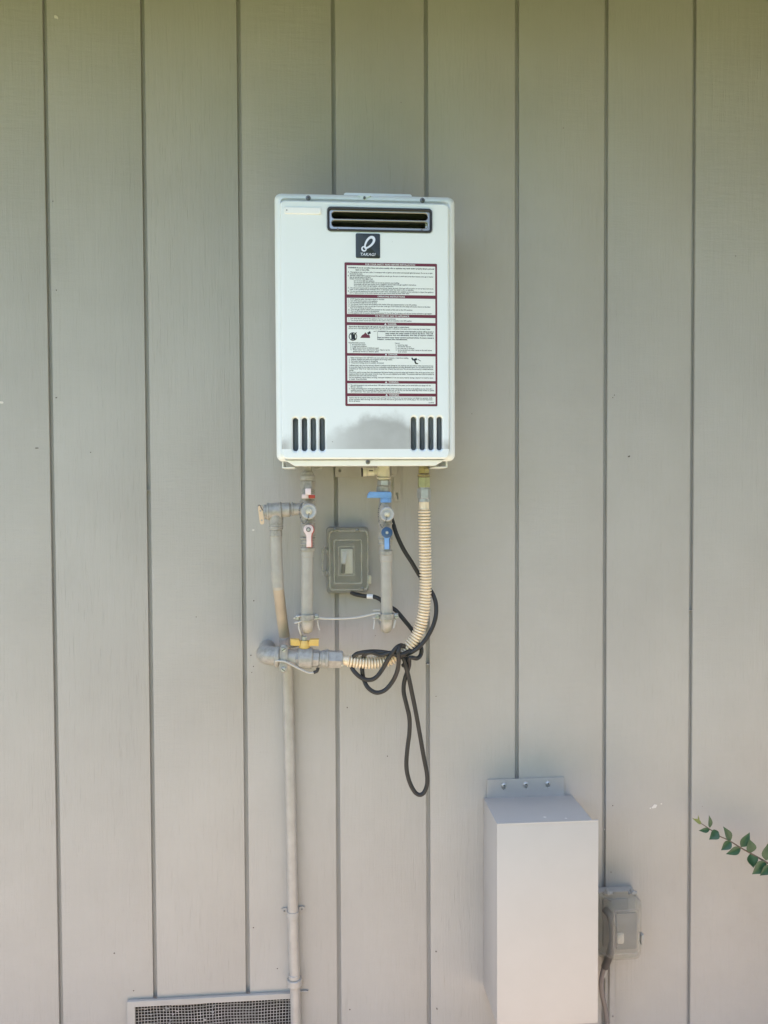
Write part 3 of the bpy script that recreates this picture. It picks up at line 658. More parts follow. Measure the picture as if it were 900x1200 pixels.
def chain(parent, pts, name="bead_chain"):
    bm = B(); P_ = catmull(pts, 10); acc = 0; last = P_[0]; i = 0
    for q in P_:
        if (q - last).length >= 0.0031 or q is P_[0]:
            g_ = bmesh.ops.create_icosphere(bm, subdivisions=1, radius=0.0019 if i % 2 else .0013)
            for v in g_['verts']: v.co = v.co + q
            last = q; i += 1
    obj(name, bm, M_BOLT, parent)

# --- hot side
hot = thing("hot_water_valve", "painted service valve under the heater's left side, with a faded red lever", "valve", V(360, 647, PD))
bm = B(); stack(bm, [(360.8, 563.5, 573, 8.6, 6), (361, 572.5, 580, 7.6), (361, 580, 590, 7.8), (361, 588, 611, 8.4), (361, 610, 616.5, 8.6), (361, 616, 629, 8.8, 8), (360.8, 629, 637, 7.6), (360.6, 636.6, 638.6, 8.6), (360.6, 638.6, 641.5, 7.8), (360.5, 641.3, 645.6, 8.9), (361, 574.2, 575.4, 8.4), (361, 576.6, 577.8, 8.4), (361, 586.2, 588.6, 9.3, 8), (361, 610.2, 612.6, 9.2), (361, 613.6, 614.8, 9.0), (360.8, 629.4, 631.8, 8.9), (360.7, 633.2, 634.6, 8.3)], PD)
obj("valve_body", bm, M_FIT, hot)
bm = B(); c0 = V(361, 582, PD + .022)
# upper handle seen end on: a stub pointing at the viewer
box(bm, (V(353.6, 584, PD + .02).x, -(PD + .030), V(361, 584.2, PD + .02).z), (V(368.6, 584, PD + .02).x, -(PD + .012), V(361, 579.4, PD + .02).z), .0012)
box(bm, (V(358, 580, PD + .04).x, -(PD + .062), V(361, 579.8, PD + .04).z), (V(364.6, 580, PD + .04).x, -(PD + .016), V(361, 572.4, PD + .04).z), .0012)
up = obj("upper_handle", bm, M_PINK, hot)
bm = B(); box(bm, (V(361.5, 584, PD + .02).x, -(PD + .0308), V(361, 583.9, PD + .02).z), (V(369.2, 584, PD + .02).x, -(PD + .0115), V(361, 579.9, PD + .02).z), .001); obj("handle_underside", bm, M_RED, up)
c = drain_cap(362.0, 599.2, 9.0, 0, hot, PD)
chain(hot, [V(355, 589, PD + .03), V(351.5, 594, PD + .025), V(350.8, 601, PD + .022), V(352.5, 608, PD + .024), V(355.6, 613.6, PD + .03), V(358.4, 611.5, PD + .036), V(361.2, 606.8, PD + .046), V(362, 601.5, PD + .048)])
# lever plate
def lever(parent, cx, cy, rpx, x0, x1, ybot, dep, mat_f, mat_b, name="lever", wing=0.0):
    u_ = mpp(dep); c_ = P(cx, cy, dep); pts = []
    zb_ = P(cx, ybot, dep).z; xa_, xb_ = P(x0, cy, dep).x, P(x1, cy, dep).x
    for k in range(15):
        a_ = math.radians(-50 + 280 * k / 14) ; pts.append((c_.x + rpx * u_ * math.cos(a_), c_.z + rpx * u_ * math.sin(a_)))
    pts += [(xa_, c_.z - rpx * u_ * 1.35), (xa_, zb_), (xb_, zb_), (xb_, c_.z - rpx * u_ * 1.35)]
    bm = B(); prism(bm, pts, -dep, -dep - .0026, .0008); lv = obj(name, bm, mat_f, parent)
    off = .0018
    bm = B(); prism(bm, [(x + (off if x > c_.x else -.0 ), z - (.0008 if z < c_.z else 0)) for x, z in pts], -dep + .0035, -dep - .0004, .0005); obj("lever_coating", bm, mat_b, lv)
    bm = B(); turned(bm, Vector((c_.x, -dep + .012, c_.z)), Vector((c_.x, -dep - .0062, c_.z)), [(0, .0045), (.7, .0045), (.71, .0036), (.93, .0036), (1, .0026)], 6); nt_ = obj("lever_nut", bm, M_STEEL, lv)
    bm = B(); turned(bm, Vector((c_.x, -dep - .0032, c_.z)), Vector((c_.x, -dep - .0034, c_.z)), [(0, .0047), (1, .0046)], 20); obj("washer", bm, M_BLACK, nt_)
    return lv
lever(hot, 361.5, 620.5, 5.9, 359.0, 364.8, 641.0, PD + .022, M_PINK, M_RED)
hotpipe = thing("hot_water_pipe", "grey painted copper riser below the red lever valve, turning into the wall", "pipe", V(360, 735, PD))
def riser(parent, x0, y0, x1, y1, r, yc):
    bm = B(); e0 = V(x0, y0, PD); e1 = V(x1, y1 - 8, PD); rr = r * U
    pts = [e0 + (e1 - e0) * (k / 8) for k in range(9)]
    R_ = 0.018
    for k in range(1, 9):
        a_ = math.radians(90 * k / 8); pts.append(e1 + Vector((0, R_ * (1 - math.cos(a_)), -R_ * math.sin(a_))))
    pts.append(Vector((e1.x, 0.004, e1.z - R_)))
    tube(bm, pts, rr, 24)
    obj("riser_tube", bm, M_PIPE, parent)
    bm = B(); q0 = V(x1 + (x0 - x1) * (y1 - yc) / (y1 - y0), yc, PD)
    pts2 = [q0] + [q0 + (e1 - q0) * (k / 4) for k in range(1, 5)]
    for k in range(1, 9):
        a_ = math.radians(90 * k / 8); pts2.append(e1 + Vector((0, R_ * (1 - math.cos(a_)), -R_ * math.sin(a_))))
    tube(bm, pts2, [rr * 1.02] + [rr * 1.06] * (len(pts2) - 1), 24)
    obj("elbow", bm, M_PIPE, parent)
    bm = B(); collar(bm, V(x0, y0 - 1, PD), V(x0, y0 + 7.5, PD), rr * 1.10); obj("solder_cup", bm, M_PIPE, parent)
riser(hotpipe, 360.3, 645, 359.8, 735, 6.9, 713.5)
# --- cold side
cold = thing("cold_water_valve", "service valve with a light blue tee handle and blue lever under the heater's middle", "valve", V(452, 650, PD))
bm = B(); stack(bm, [(449.8, 569.5, 576.5, 8.6, 6), (450.6, 576, 590, 6.6), (451.2, 588, 596, 7.4), (451.6, 594, 617, 7.8), (451.4, 616, 632, 8.0, 8), (451.2, 632, 639, 7.6), (451.4, 638.5, 646, 6.9), (452.2, 645, 650.8, 8.2), (450.6, 590.5, 592.0, 7.4), (451.6, 612.4, 614.6, 8.7), (451.4, 630.8, 633, 8.6), (451.3, 636.4, 638.8, 8.2)], PD)
obj("valve_body", bm, M_FIT, cold)
bm = B(); stack(bm, [(450, 562.8, 569, 7.9, 6), (457.2, 563.6, 568.5, 1.6, 6)][:1], PD); obj("union_nut", bm, M_STEEL, cold)
bm = B(); d1 = PD + .018
prism(bm, [wp(430.4, 583.6, d1), wp(431.2, 579.5, d1), wp(433.6, 576.2, d1), wp(457.8, 576.4, d1), wp(459.0, 577.6, d1), wp(458.8, 583.6, d1)], -PD + .004, -d1, .0015)
collar(bm, V(452.2, 583.2, PD + .006), V(452.2, 589.0, PD + .006), 6.6 * U, 20, .001)
obj("tee_handle", bm, M_BLUE, cold)
drain_cap(453.4, 602.4, 8.3, 0, cold, PD)
chain(cold, [V(446.5, 590, PD + .03), V(443.8, 596, PD + .024), V(443.3, 604, PD + .022), V(444.6, 612, PD + .024), V(447.5, 618.2, PD + .03), V(450.0, 615.0, PD + .036), V(452.6, 609.0, PD + .046), V(453.4, 604.5, PD + .048)])
lv = lever(cold, 453.3, 624.0, 5.9, 450.4, 455.8, 643.6, PD + .022, M_BLUE, M_NAVY)
bm = B(); c_ = P(453.3, 624, PD + .026); u_ = mpp(PD + .026); turned(bm, Vector((c_.x, -(PD + .0238), c_.z)), Vector((c_.x, -(PD + .0268), c_.z)), [(0, 6.4 * u_), (.7, 6.4 * u_), (1, 5.6 * u_)], 24); obj("lever_cap", bm, M_NAVY, lv)
coldpipe = thing("cold_water_pipe", "grey painted copper riser below the blue lever valve, turning into the wall", "pipe", V(453, 735, PD))
riser(coldpipe, 452.6, 650, 453.3, 734.5, 6.8, 711.5)

# --- pressure relief valve and its drain pipe
prv = thing("pressure_relief_valve", "horizontal painted relief valve left of the red lever valve, with copper test lever", "valve", V(321, 600, PD))
bm = B()
def hst(items, dep, n=24):
    for (x0, x1, yy0, yy1, r, nn) in items: collar(bm, V(x0, yy0, dep), V(x1, yy1, dep), r * mpp(dep), nn or n, .0012, rot=math.pi / 6 if nn == 6 else 0)
hst([(354, 342, 596.5, 597, 7.0, 0), (344, 341.5, 596.5, 596.6, 8.2, 0), (341.5, 339.5, 597, 597, 6.6, 0), (340, 330.5, 597.3, 597.6, 8.4, 0), (330.5, 328.2, 598, 598, 9.2, 0), (328.6, 314, 598.4, 599.6, 9.6, 0), (330, 327.8, 598.4, 598.5, 10.3, 0), (315.5, 312.8, 599.5, 599.6, 10.3, 0), (313, 309.2, 599.7, 600, 8.6, 0)], PD)
collar(bm, V(323.4, 600, PD), V(323.6, 614.5, PD), 8.4 * U)
pb = obj("valve_body", bm, M_FIT, prv)
bm = B(); d_ = PD
a_ = V(304.6, 592.2, d_); b_ = V(307.4, 614.6, d_); ax = (b_ - a_).normalized(); nx_ = Vector((ax.z, 0, -ax.x))
L_ = (b_ - a_).length; out = []; r_ = 2.6 * U
pts2d = [(Vector((a_.x, 0, a_.z)) + nx_ * (r_ * math.cos(t)) - ax * (r_ * math.sin(t) - r_)) for t in [math.pi * k / 8 for k in range(9)]] + [(Vector((b_.x, 0, b_.z)) - nx_ * (r_ * math.cos(t)) + ax * (r_ * math.sin(t) - r_)) for t in [math.pi * k / 8 for k in range(9)]]
h1 = a_ + ax * (6.2 * U); h2 = b_ - ax * (5.0 * U)
plate(bm, [[(p.x, p.z) for p in pts2d], disc2(h1.x, h1.z, 1.15 * U, 12), disc2(h2.x, h2.z, 1.1 * U, 12)], d_ - .0010, d_ + .0010, .0003)
obj("test_lever", bm, M_COPPER, prv)
bm = B(); tube(bm, catmull([V(309.5, 600, PD), V(306.5, 596, PD + .004), V(304.8, 592.4, PD + .002), V(302.8, 592.8, PD - .006), V(303, 597, PD - .012), V(306, 601, PD - .012), V(309.5, 601, PD - .01)], 5), .0011, 8); obj("lever_hinge", bm, M_BOLT, prv)

drain = thing("relief_drain_pipe", "long thin painted drain pipe running from the relief valve down the siding", "pipe", V(347, 1200, .02))
bm = B(); stack(bm, [(323.4, 614, 620.8, 8.2), (323.4, 616.5, 618.3, 8.7), (323.3, 620.6, 629, 7.3)], PD); obj("female_adapter", bm, M_FIT, drain)
bm = B(); tube(bm, [V(323.3, 625, PD), V(324.2, 655, PD), V(325.6, 688, PD)], 6.7 * U, 24); obj("upper_tube", bm, M_PIPE, drain)
bm = B(); tube(bm, [V(324.7, 668, PD), V(325.2, 680, PD), V(326.0, 688, PD - .002), V(326.3, 690.5, PD - .004)], [7.0 * U, 7.0 * U, 6.9 * U, 6.2 * U], 24); obj("coupling", bm, M_PIPE, drain)
bm = B(); tube(bm, catmull([V(325.8, 686, PD - .002), V(326.8, 695, PD - .006), V(329.6, 718, .076), V(333.2, 745, .050), V(334.6, 756, .040)], 5), [6.4 * U] * 21, 24); obj("bare_middle_tube", bm, M_TAN, drain, label="unpainted tan section of the drain pipe")
bm = B(); collar(bm, V(333.2, 745, .05), V(334.9, 760, .037), 7.0 * U); obj("lower_coupling", bm, M_FIT, drain)
bm = B(); tube(bm, catmull([V(334.4, 754, .040), V(336.2, 775, .022), V(337.3, 800, .0165), V(340.4, 930, .0165), V(343.5, 1075, .0165), V(345.6, 1148, .0165), V(346.9, 1210, .0165), V(347.6, 1262, .0165)], 6), 6.2 * mpp(.0165), 20); obj("lower_tube", bm, M_PIPE, drain)
bm = B(); collar(bm, V(345.0, 1146.5, .0165), V(345.3, 1154.5, .0165), 8.8 * mpp(.0165)); collar(bm, V(344.8, 1141, .0165), V(345, 1146.5, .0165), 6.9 * mpp(.0165)); obj("lower_coupling", bm, M_PIPE, drain)
# pipe strap on the drain
strap = thing("pipe_strap", "two eared painted strap screwing the thin drain pipe to the siding", "pipe clip", V(343.3, 1071, .004))
bm = B(); c_ = V(343.3, 1071, .0165); u_ = mpp(.0165); rr = 7.0 * u_; out = []
sec = []
for k in range(13):
    a_ = math.radians(180 * k / 12); sec.append((c_.x - rr * math.cos(a_), -.0165 - rr * math.sin(a_)))
prof = [(c_.x - 7.0 * u_, -.003)] + sec + [(c_.x + 7.0 * u_, -.003)]
inner = [(c_.x + (x - c_.x) * .86, -.003 + (y + .003) * .88) for x, y in prof]
zz0, zz1 = c_.z - .0065, c_.z + .0065
poly = prof + list(reversed(inner))
a0 = [bm.verts.new((x, y, zz0)) for x, y in poly]; a1 = [bm.verts.new((x, y, zz1)) for x, y in poly]
n_ = len(poly)
for i in range(n_): bm.faces.new((a0[i], a0[(i + 1) % n_], a1[(i + 1) % n_], a1[i]))
for i in range(len(prof) - 1):
    j = n_ - 1 - i
    bm.faces.new((a0[i], a0[i + 1], a0[j - 1], a0[j])); bm.faces.new((a1[i], a1[i + 1], a1[j - 1], a1[j]))
for sgn in (-1, 1):
    cx_ = c_.x + sgn * 11.0 * u_; cz_ = c_.z + .0018 + .001 * sgn
    plate(bm, [rrect(min(c_.x + sgn * 6 * u_, cx_ + sgn * 3.2 * u_), cz_ - .0062, max(c_.x + sgn * 6 * u_, cx_ + sgn * 3.2 * u_), cz_ + .0062, .0055)], .0008, .0035, .0006)
obj("saddle", bm, M_TRIM, strap)
for sgn in (-1, 1):
    cx_ = c_.x + sgn * 10.4 * u_; cz_ = c_.z + .0018 + .001 * sgn; bm = B(); turned(bm, Vector((cx_, -.003, cz_)), Vector((cx_, -.0046, cz_)), [(0, .0021), (.7, .0021), (1, .0013)], 12); obj("screw", bm, M_BOLT, strap)

# ------------------------------------------------------------------ gas pipe
GD = 0.095; UG = mpp(GD)
gas = thing("gas_pipe", "horizontal painted gas line from the wall elbow, with a yellow butterfly shutoff handle", "pipe", V(350, 772, GD))
bm = B(); ec_ = V(313, 768.8, GD); pts = [Vector((ec_.x - .006, 0.003, ec_.z)), Vector((ec_.x - .006, -GD + .03, ec_.z))]
for k in range(1, 9):
    a_ = math.radians(90 * k / 8); pts.append(Vector((ec_.x - .006 + .022 * (1 - math.cos(a_)), -GD + .03 - .030 * math.sin(a_), ec_.z)))
pts.append(V(326.5, 769.5, GD)); tube(bm, pts, [9.6 * UG] * 2 + [10.9 * UG] * 8 + [10.9 * UG], 28)
collar(bm, V(322, 769.3, GD), V(327.5, 769.6, GD), 12.2 * UG, 28, .002)
obj("wall_elbow", bm, M_FIT, gas)
bm = B(); collar(bm, V(326, 769.6, GD), V(350, 770.9, GD), 9.4 * UG); obj("nipple", bm, M_PIPE, gas)
bm = B()
for (x0, x1, yy0, yy1, r, nn) in ((346.5, 350, 770.6, 770.8, 10.6, 8), (349.5, 366.5, 770.8, 771.3, 12.6, 28), (366, 374, 771.3, 771.6, 10.6, 8), (374, 377.5, 771.6, 771.8, 9.4, 24), (377, 383.5, 771.8, 772, 10.4, 24)): collar(bm, V(x0, yy0, GD), V(x1, yy1, GD), r * UG, nn, .0022 if r > 12 else .0012)
collar(bm, V(356.8, 762, GD), V(357, 753.5, GD), 4.2 * UG, 16)
obj("ball_valve_body", bm, M_FIT, gas)
bm = B(); d1 = GD + .008
hp_ = lambda x, y: wp(x, y, d1)
for pl in ([(340.2, 749.2), (350.0, 749.6), (352, 752.5), (352, 756.6), (347, 757.2), (340.4, 756.4)], [(373.6, 749.4), (363.6, 749.6), (361.6, 752.5), (361.6, 757), (366, 757), (373.4, 757.4)]):
    prism(bm, [hp_(*p) for p in (pl if pl[0][0] < 350 else list(reversed(pl)))][::-1], -GD + .006, -d1, .0012)
turned(bm, V(356.8, 750.4, GD), V(356.8, 759.4, GD), [(0, 4.6 * UG), (.1, 5.2 * UG), (.55, 6.2 * UG), (.9, 6.6 * UG), (1, 6.0 * UG)], 20)
hd = obj("butterfly_handle", bm, M_YEL, gas)
bm = B(); collar(bm, V(356.8, 745.4, GD), V(356.8, 750.8, GD), 3.2 * UG, 6); obj("handle_nut", bm, M_STEEL, hd)
bm = B(); collar(bm, V(383, 772, GD), V(401, 772.8, GD), 10.6 * UG, 6, .0016); collar(bm, V(381.5, 771.9, GD), V(385, 772, GD), 11.4 * UG); collar(bm, V(398, 772.6, GD), V(401.8, 772.8, GD), 9.2 * UG); obj("coupling_nut", bm, M_FIT, gas)
bm = B(); g_ = bmesh.ops.create_icosphere(bm, subdivisions=2, radius=.0028); q = V(401.2, 779.5, GD + .012)
for v in g_['verts']: v.co = v.co + q
obj("sealant_drip", bm, M_CREAM, gas)
# --- flexible connector
flex = thing("flexible_gas_connector", "cream corrugated flexible gas hose curving up to the heater's right side", "hose", V(450, 775, GD))
ctrl = [V(401, 773, GD), V(412, 774.8, GD), V(430, 776.6, GD), V(448, 775.4, GD), V(463, 769.6, GD), V(477, 759.5, GD), V(488, 745.5, GD), V(494.5, 728, GD + .001), V(497.6, 708, GD + .002), V(498.8, 685, GD + .003), V(498.4, 655, GD + .004), V(497.6, 620, GD + .005), V(496.9, 588, GD + .005)]
fine = catmull(ctrl, 60); path = [fine[0]]; acc = 0; step = 0.00066
for a_, b_ in zip(fine[:-1], fine[1:]):
    L_ = (b_ - a_).length; t = step - acc
    while t <= L_: path.append(a_ + (b_ - a_) * (t / L_)); t += step
    acc = (acc + L_) % step
pitch = 3.55 * UG; rad = []
tot = len(path) * step
for i, p in enumerate(path):
    s_ = i * step; pch = pitch * (1.0 if s_ > .02 else 1.4)
    ph = s_ / pitch * 2 * math.pi
    fr_ = (s_ / pitch) % 1.0; rr = (7.5 - 3.0 * math.exp(-((fr_ - .5) / .17) ** 2) - .25 * abs(fr_ - .5)) * UG
    if s_ < .012 or s_ > tot - .016: rr = 6.0 * UG
    rad.append(rr)
bm = B(); tube(bm, path, rad, 20); obj("corrugated_tube", bm, M_FLEX, flex, 80)
bm = B(); collar(bm, V(496.9, 572.6, PD), V(496.9, 584.5, PD), 8.2 * U, 6, .0014, math.pi / 6); collar(bm, V(496.9, 584, PD), V(496.9, 588.5, PD), 7.2 * U); turned(bm, V(496.9, 570.6, PD), V(496.9, 573, PD), [(0, 6.2 * U), (1, 6.2 * U)]); obj("flare_nut", bm, M_STEEL, flex)
bm = B(); collar(bm, V(496.7, 559, PD), V(496.8, 571.2, PD), 7.7 * U, 6, .0012); obj("flare_adapter", bm, mat("tarnished_brass", (.36, .36, .20), .42, .6, .2, 60), flex)

# ------------------------------------------------------------------ grounding clamps and bonding wire
def ground_clamp(px, py, dep, r, label, vertical=True, tails=((1, 1),)):
    t = thing("grounding_clamp", label, "clamp", V(px, py, dep), "grounding clamps on the pipes")
    u_ = mpp(dep); c_ = V(px, py, dep)
    for sgn in (1, -1):
        bm = B()
        # half shell
        n = 10; r0, r1 = r * u_, (r + 1.3) * u_; h = 3.2 * u_
        ring_ = []
        for k in range(n + 1):
            a_ = math.radians(180 * k / n); ring_.append((math.cos(a_), math.sin(a_)))
        def pt(rr, cs, z):
            if vertical: return Vector((c_.x + rr * cs[0], c_.y - sgn * rr * cs[1] - sgn * .0006, c_.z + z))
            return Vector((c_.x + z, c_.y - sgn * rr * cs[1] - sgn * .0006, c_.z + rr * cs[0]))
        o0 = [[bm.verts.new(pt(rr, cs, z)) for cs in ring_] for rr, z in ((r0, -h), (r1, -h), (r1, h), (r0, h))]
        for i in range(4):
            for k in range(n): bm.faces.new((o0[i][k], o0[i][k + 1], o0[(i + 1) % 4][k + 1], o0[(i + 1) % 4][k]))
        for k in (0, n): bm.faces.new([o0[i][k] for i in range(4)])
        for e in (1, -1):
            if vertical: box(bm, (min(c_.x + e * r0, c_.x + e * (r + 6) * u_), min(c_.y - sgn * .0008, c_.y - sgn * .004), c_.z - h), (max(c_.x + e * r0, c_.x + e * (r + 6) * u_), max(c_.y - sgn * .0008, c_.y - sgn * .004), c_.z + h), .0006)
            else: box(bm, (c_.x - h, min(c_.y - sgn * .0008, c_.y - sgn * .004), min(c_.z + e * r0, c_.z + e * (r + 6) * u_)), (c_.x + h, max(c_.y - sgn * .0008, c_.y - sgn * .004), max(c_.z + e * r0, c_.z + e * (r + 6) * u_)), .0006)
        obj("clamp_jaw", bm, M_FIT, t)
    for e in (1, -1):
        bm = B(); c2 = c_ + (Vector((e * (r + 3.6) * u_, 0, 0)) if vertical else Vector((0, 0, e * (r + 3.6) * u_)))
        turned(bm, c2 + Vector((0, .012, 0)), c2 + Vector((0, -.009, 0)), [(0, .0024), (.6, .0024), (.61, .0046), (.94, .0046), (1, .0036)], 14)
        sc = obj("clamp_screw", bm, M_FIT if not vertical else M_STEEL, t)
        bm = B(); box(bm, c2 + Vector((-.0038, -.0094, -.0006)), c2 + Vector((.0038, -.0086, .0006)), 0, 2)
        obj("screw_slot", bm, M_BOLT, sc)
    return t
g1 = ground_clamp(359.9, 723, PD, 7.6, "grounding clamp round the hot water riser, left end of the bonding wire")
g2 = ground_clamp(453.2, 722, PD, 7.5, "grounding clamp round the cold water riser, right end of the bonding wire")
g3 = ground_clamp(332.3, 771.4, GD, 9.6, "grounding clamp round the gas pipe beside its wall elbow", vertical=False)
d1 = GD + .020; bm = B(); sh = []
for (cy_, a0_) in ((760.6, 0), (784.6, 180)):
    c_ = wp(332.0 + (.5 if cy_ < 770 else 0), cy_, d1)
    for k in range(11): t = math.radians(a0_ + 180 * k / 10); sh.append((c_[0] + 4.6 * UG * math.cos(t), c_[1] + 4.6 * UG * math.sin(t)))
prism(bm, sh, -GD - .006, -d1, .0012); obj("ear_plate", bm, M_FIT, g3)
for (px, py) in ((332.4, 761.0), (332.0, 784.4)):
    c_ = P(px, py, d1); bm = B(); turned(bm, c_ + Vector((0, .004, 0)), c_ + Vector((0, -.0042, 0)), [(0, .0050), (.45, .0050), (.85, .0047), (1, .0036)], 18); sc = obj("clamp_screw", bm, M_STEEL, g3)
    bm = B(); M4 = Matrix.Translation(c_) @ Matrix.Rotation(math.radians(-35 if py < 770 else 40), 4, 'Y'); box(bm, Vector((-.0044, -.0046, -.0007)), Vector((.0044, -.0038, .0007)), 0, 2, M4); obj("screw_slot", bm, M_BLACK, sc)
wire = thing("bonding_wire", "pale bonding wire slung between the two water risers and on to the gas pipe", "wire", V(405, 725, PD))
bm = B()
tube(bm, catmull([V(344.6, 724.5, PD + .002), V(350, 722.5, PD + .010), V(354, 722.2, PD + .006)], 5), 1.05 * U, 8)
tube(bm, catmull([V(345.5, 730.0, PD + .004), V(351, 728.8, PD + .008), V(355, 727, PD + .006)], 5), 1.0 * U, 8)
tube(bm, catmull([V(366, 726.5, PD + .004), V(372, 724.4, PD + .004), V(384, 725.0, PD + .002), V(400, 725.0, PD), V(418, 723.6, PD), V(432, 720.8, PD), V(440, 719.0, PD + .002), V(446, 719.2, PD + .008)], 8), 1.25 * U, 10)
tube(bm, catmull([V(437, 715.5, PD), V(441, 715.2, PD), V(446, 715.0, PD + .004)], 5), .9 * U, 8)
tube(bm, catmull([V(437, 724, PD), V(443, 724.4, PD), V(447, 727.2, PD + .003)], 5), .9 * U, 8)
tube(bm, catmull([V(439.2, 726, PD), V(438.6, 732, PD + .002), V(437.8, 737.4, PD + .004)], 5), 1.1 * U, 8)
tube(bm, catmull([V(461, 726, PD), V(463.2, 727, PD + .004), V(462.2, 732, PD + .005), V(461.2, 736, PD + .006)], 5), 1.1 * U, 8)
tube(bm, catmull([V(372, 727, PD), V(373, 733, PD), V(374.5, 738.5, PD)], 5), .8 * U, 8)
tube(bm, catmull([V(350.4, 729, PD + .004), V(350.2, 735, PD + .004), V(351.8, 741, PD + .002), V(354, 748, PD - .02), V(350, 756, PD - .03), V(341, 758, PD - .01), V(334, 757.5, PD + .006)], 6), 1.15 * U, 8)
tube(bm, catmull([V(322.5, 774.4, GD + .020), V(328, 774.6, GD + .022), V(334, 775.4, GD + .022), V(342, 779.2, GD + .020), V(352, 784.4, GD + .016), V(362, 788.4, GD + .014), V(368, 788.2, GD + .014)], 7), 1.2 * UG, 9)
obj("insulated_wire", bm, M_WIRE, wire)
bm = B(); tube(bm, catmull([V(367.6, 788.2, GD + .014), V(371.5, 786.4, GD + .014), V(372.8, 782.4, GD + .014)], 5), 1.9 * UG, 10); obj("wire_end", bm, M_BLACK, wire)

# ------------------------------------------------------------------ weatherproof switch cover between the risers
def cover_shell(bm, base, front, dep0, dep1, r0, r1, wall_t=.0022):
    """hollow lid: outer and inner lofts joined at the back rim"""
    def shr(q, d): return (q[0] + d, q[1] + d, q[2] - d, q[3] - d)
    n = 6
    secs = [(rrect(*shr(base, wall_t), max(r0 - wall_t, .001), n), dep0), (rrect(*shr(front, wall_t + .001), max(r1 - wall_t, .001), n), dep1 - .011), (rrect(*shr(front, wall_t + .009), max(r1 - .006, .001), n), dep1 - wall_t - .0005)]
    loft(bm, secs, False, True)
    secs = [(rrect(*base, r0, n), dep0), (rrect(*base, r0, n), dep0 + .006), (rrect(*front, r1, n), dep1 - .012), (rrect(*shr(front, .0010), r1, n), dep1 - .0075), (rrect(*shr(front, .0036), r1 * .95, n), dep1 - .0032), (rrect(*shr(front, .0075), r1 * .8, n), dep1 - .0009), (rrect(*shr(front, .0125), r1 * .6, n), dep1)]
    loft(bm, secs, False, True)
def prect(x0, y0, x1, y1, dep):
    a_ = P(x0, (y0 + y1) / 2, dep); b_ = P(x1, (y0 + y1) / 2, dep); c_ = P((x0 + x1) / 2, y1, dep); d_ = P((x0 + x1) / 2, y0, dep)
    return (a_.x, c_.z, b_.x, d_.z)
sw = thing("covered_outdoor_switch", "outdoor switch under a smoky clear weatherproof cover, on the wall between the two risers", "switch", V(407, 694, .0))
b0 = prect(382.5, 617.5, 431.5, 694, .004)
bm = B(); loft(bm, [(rrect(*b0, .008), .0004), (rrect(*b0, .008), .018), (rrect(b0[0] + .001, b0[1] + .001, b0[2] - .001, b0[3] - .001, .007), .020)]); box(bm, (b0[0] + .004, -.012, b0[1] - .0012), (b0[2] - .004, -.004, b0[1] + .004), .001); obj("back_box", bm, mat("switch_box_grey", (.24, .235, .21), .5, 0, .08, 40), sw)
i0 = prect(394.5, 636, 418, 677, .021); bm = B(); loft(bm, [(rrect(*i0, .003), .0195), (rrect(*i0, .003), .0225)]); obj("switch_plate", bm, M_DEV, sw)
i1 = prect(399.5, 643.5, 413.2, 672, .024); bm = B(); loft(bm, [(rrect(*i1, .002), .022), (rrect(*i1, .002), .0262), (rrect(i1[0] + .0008, i1[1] + .0008, i1[2] - .0008, i1[3] - .0008, .0015), .0268)]); obj("device_face", bm, mat("device_ivory", (.78, .77, .72), .4), sw)
bm = B(); c_ = P(404, 652, .027); box(bm, c_ + Vector((-.0055, -.004, -.009)), c_ + Vector((.0055, .001, .009)), .001); tube(bm, [P(405.4, 648, .03), P(404, 655, .044), P(402.6, 661, .050)], [.0042, .0040, .0034], 10); obj("toggle", bm, M_WPLA, sw)
bm = B(); tube(bm, [P(402.6, 660.5, .047), P(402.0, 671, .040)], .0048, 10); obj("toggle_tip", bm, mat("toggle_olive", (.05, .05, .03), .5), sw)
f0 = prect(385.5, 621.5, 431.5, 691.5, .050)
bm = B(); cover_shell(bm, (b0[0] + .0006, b0[1] + .0006, b0[2] - .0006, b0[3] - .0006), f0, .0205, .057, .012, .013)
lid = obj("clear_lid", bm, M_CLEAR, sw, 60)
f1 = prect(391, 632, 424.5, 684.5, .0585)
bm = B(); plate(bm, [rrect(*f1, .004), rrect(f1[0] + .003, f1[1] + .003, f1[2] - .003, f1[3] - .003, .003)], .0563, .0590, .0008); f2 = prect(396.5, 640, 415.5, 675, .0585); plate(bm, [rrect(*f2, .003), rrect(f2[0] + .0022, f2[1] + .0022, f2[2] - .0022, f2[3] - .0022, .002)], .0563, .0584, .0006)
fr = f0; plate(bm, [rrect(fr[0] - .0006, fr[1] - .0006, fr[2] + .0006, fr[3] + .0006, .010), rrect(fr[0] + .0032, fr[1] + .0032, fr[2] - .0032, fr[3] - .0032, .007)], .050, .0535, .0008)
obj("lid_rib", bm, M_RIB, lid)
for py in (646, 671.5):
    bm = B(); collar(bm, P(380.2, py - 3.5, .024), P(380.2, py + 3.5, .024), .0042, 14); box(bm, (P(379, py, .024).x, -.026, P(380, py + 2.2, .024).z), (P(386, py, .024).x, -.02, P(380, py - 2.2, .024).z), .0008); obj("hinge_knuckle", bm, M_GREYB, sw)
bm = B(); tube(bm, catmull([P(380.2, 640, .026), P(378.2, 645, .03), P(377.8, 657, .032), P(378.2, 668, .03), P(380.2, 674, .026)], 6), .0021, 8); obj("hinge_rod", bm, M_RIB, sw)
for (px, py) in ((392.5, 620.5), (418.6, 621.2), (424.8, 689.5)):
    c_ = P(px, py, .05); bm = B(); turned(bm, Vector((c_.x, -.046, c_.z)), Vector((c_.x, -.0575, c_.z)), [(0, .0022), (.7, .0032), (.75, .0036), (.95, .0034), (1, .002)], 14); obj("lid_screw", bm, M_BOLT, sw)
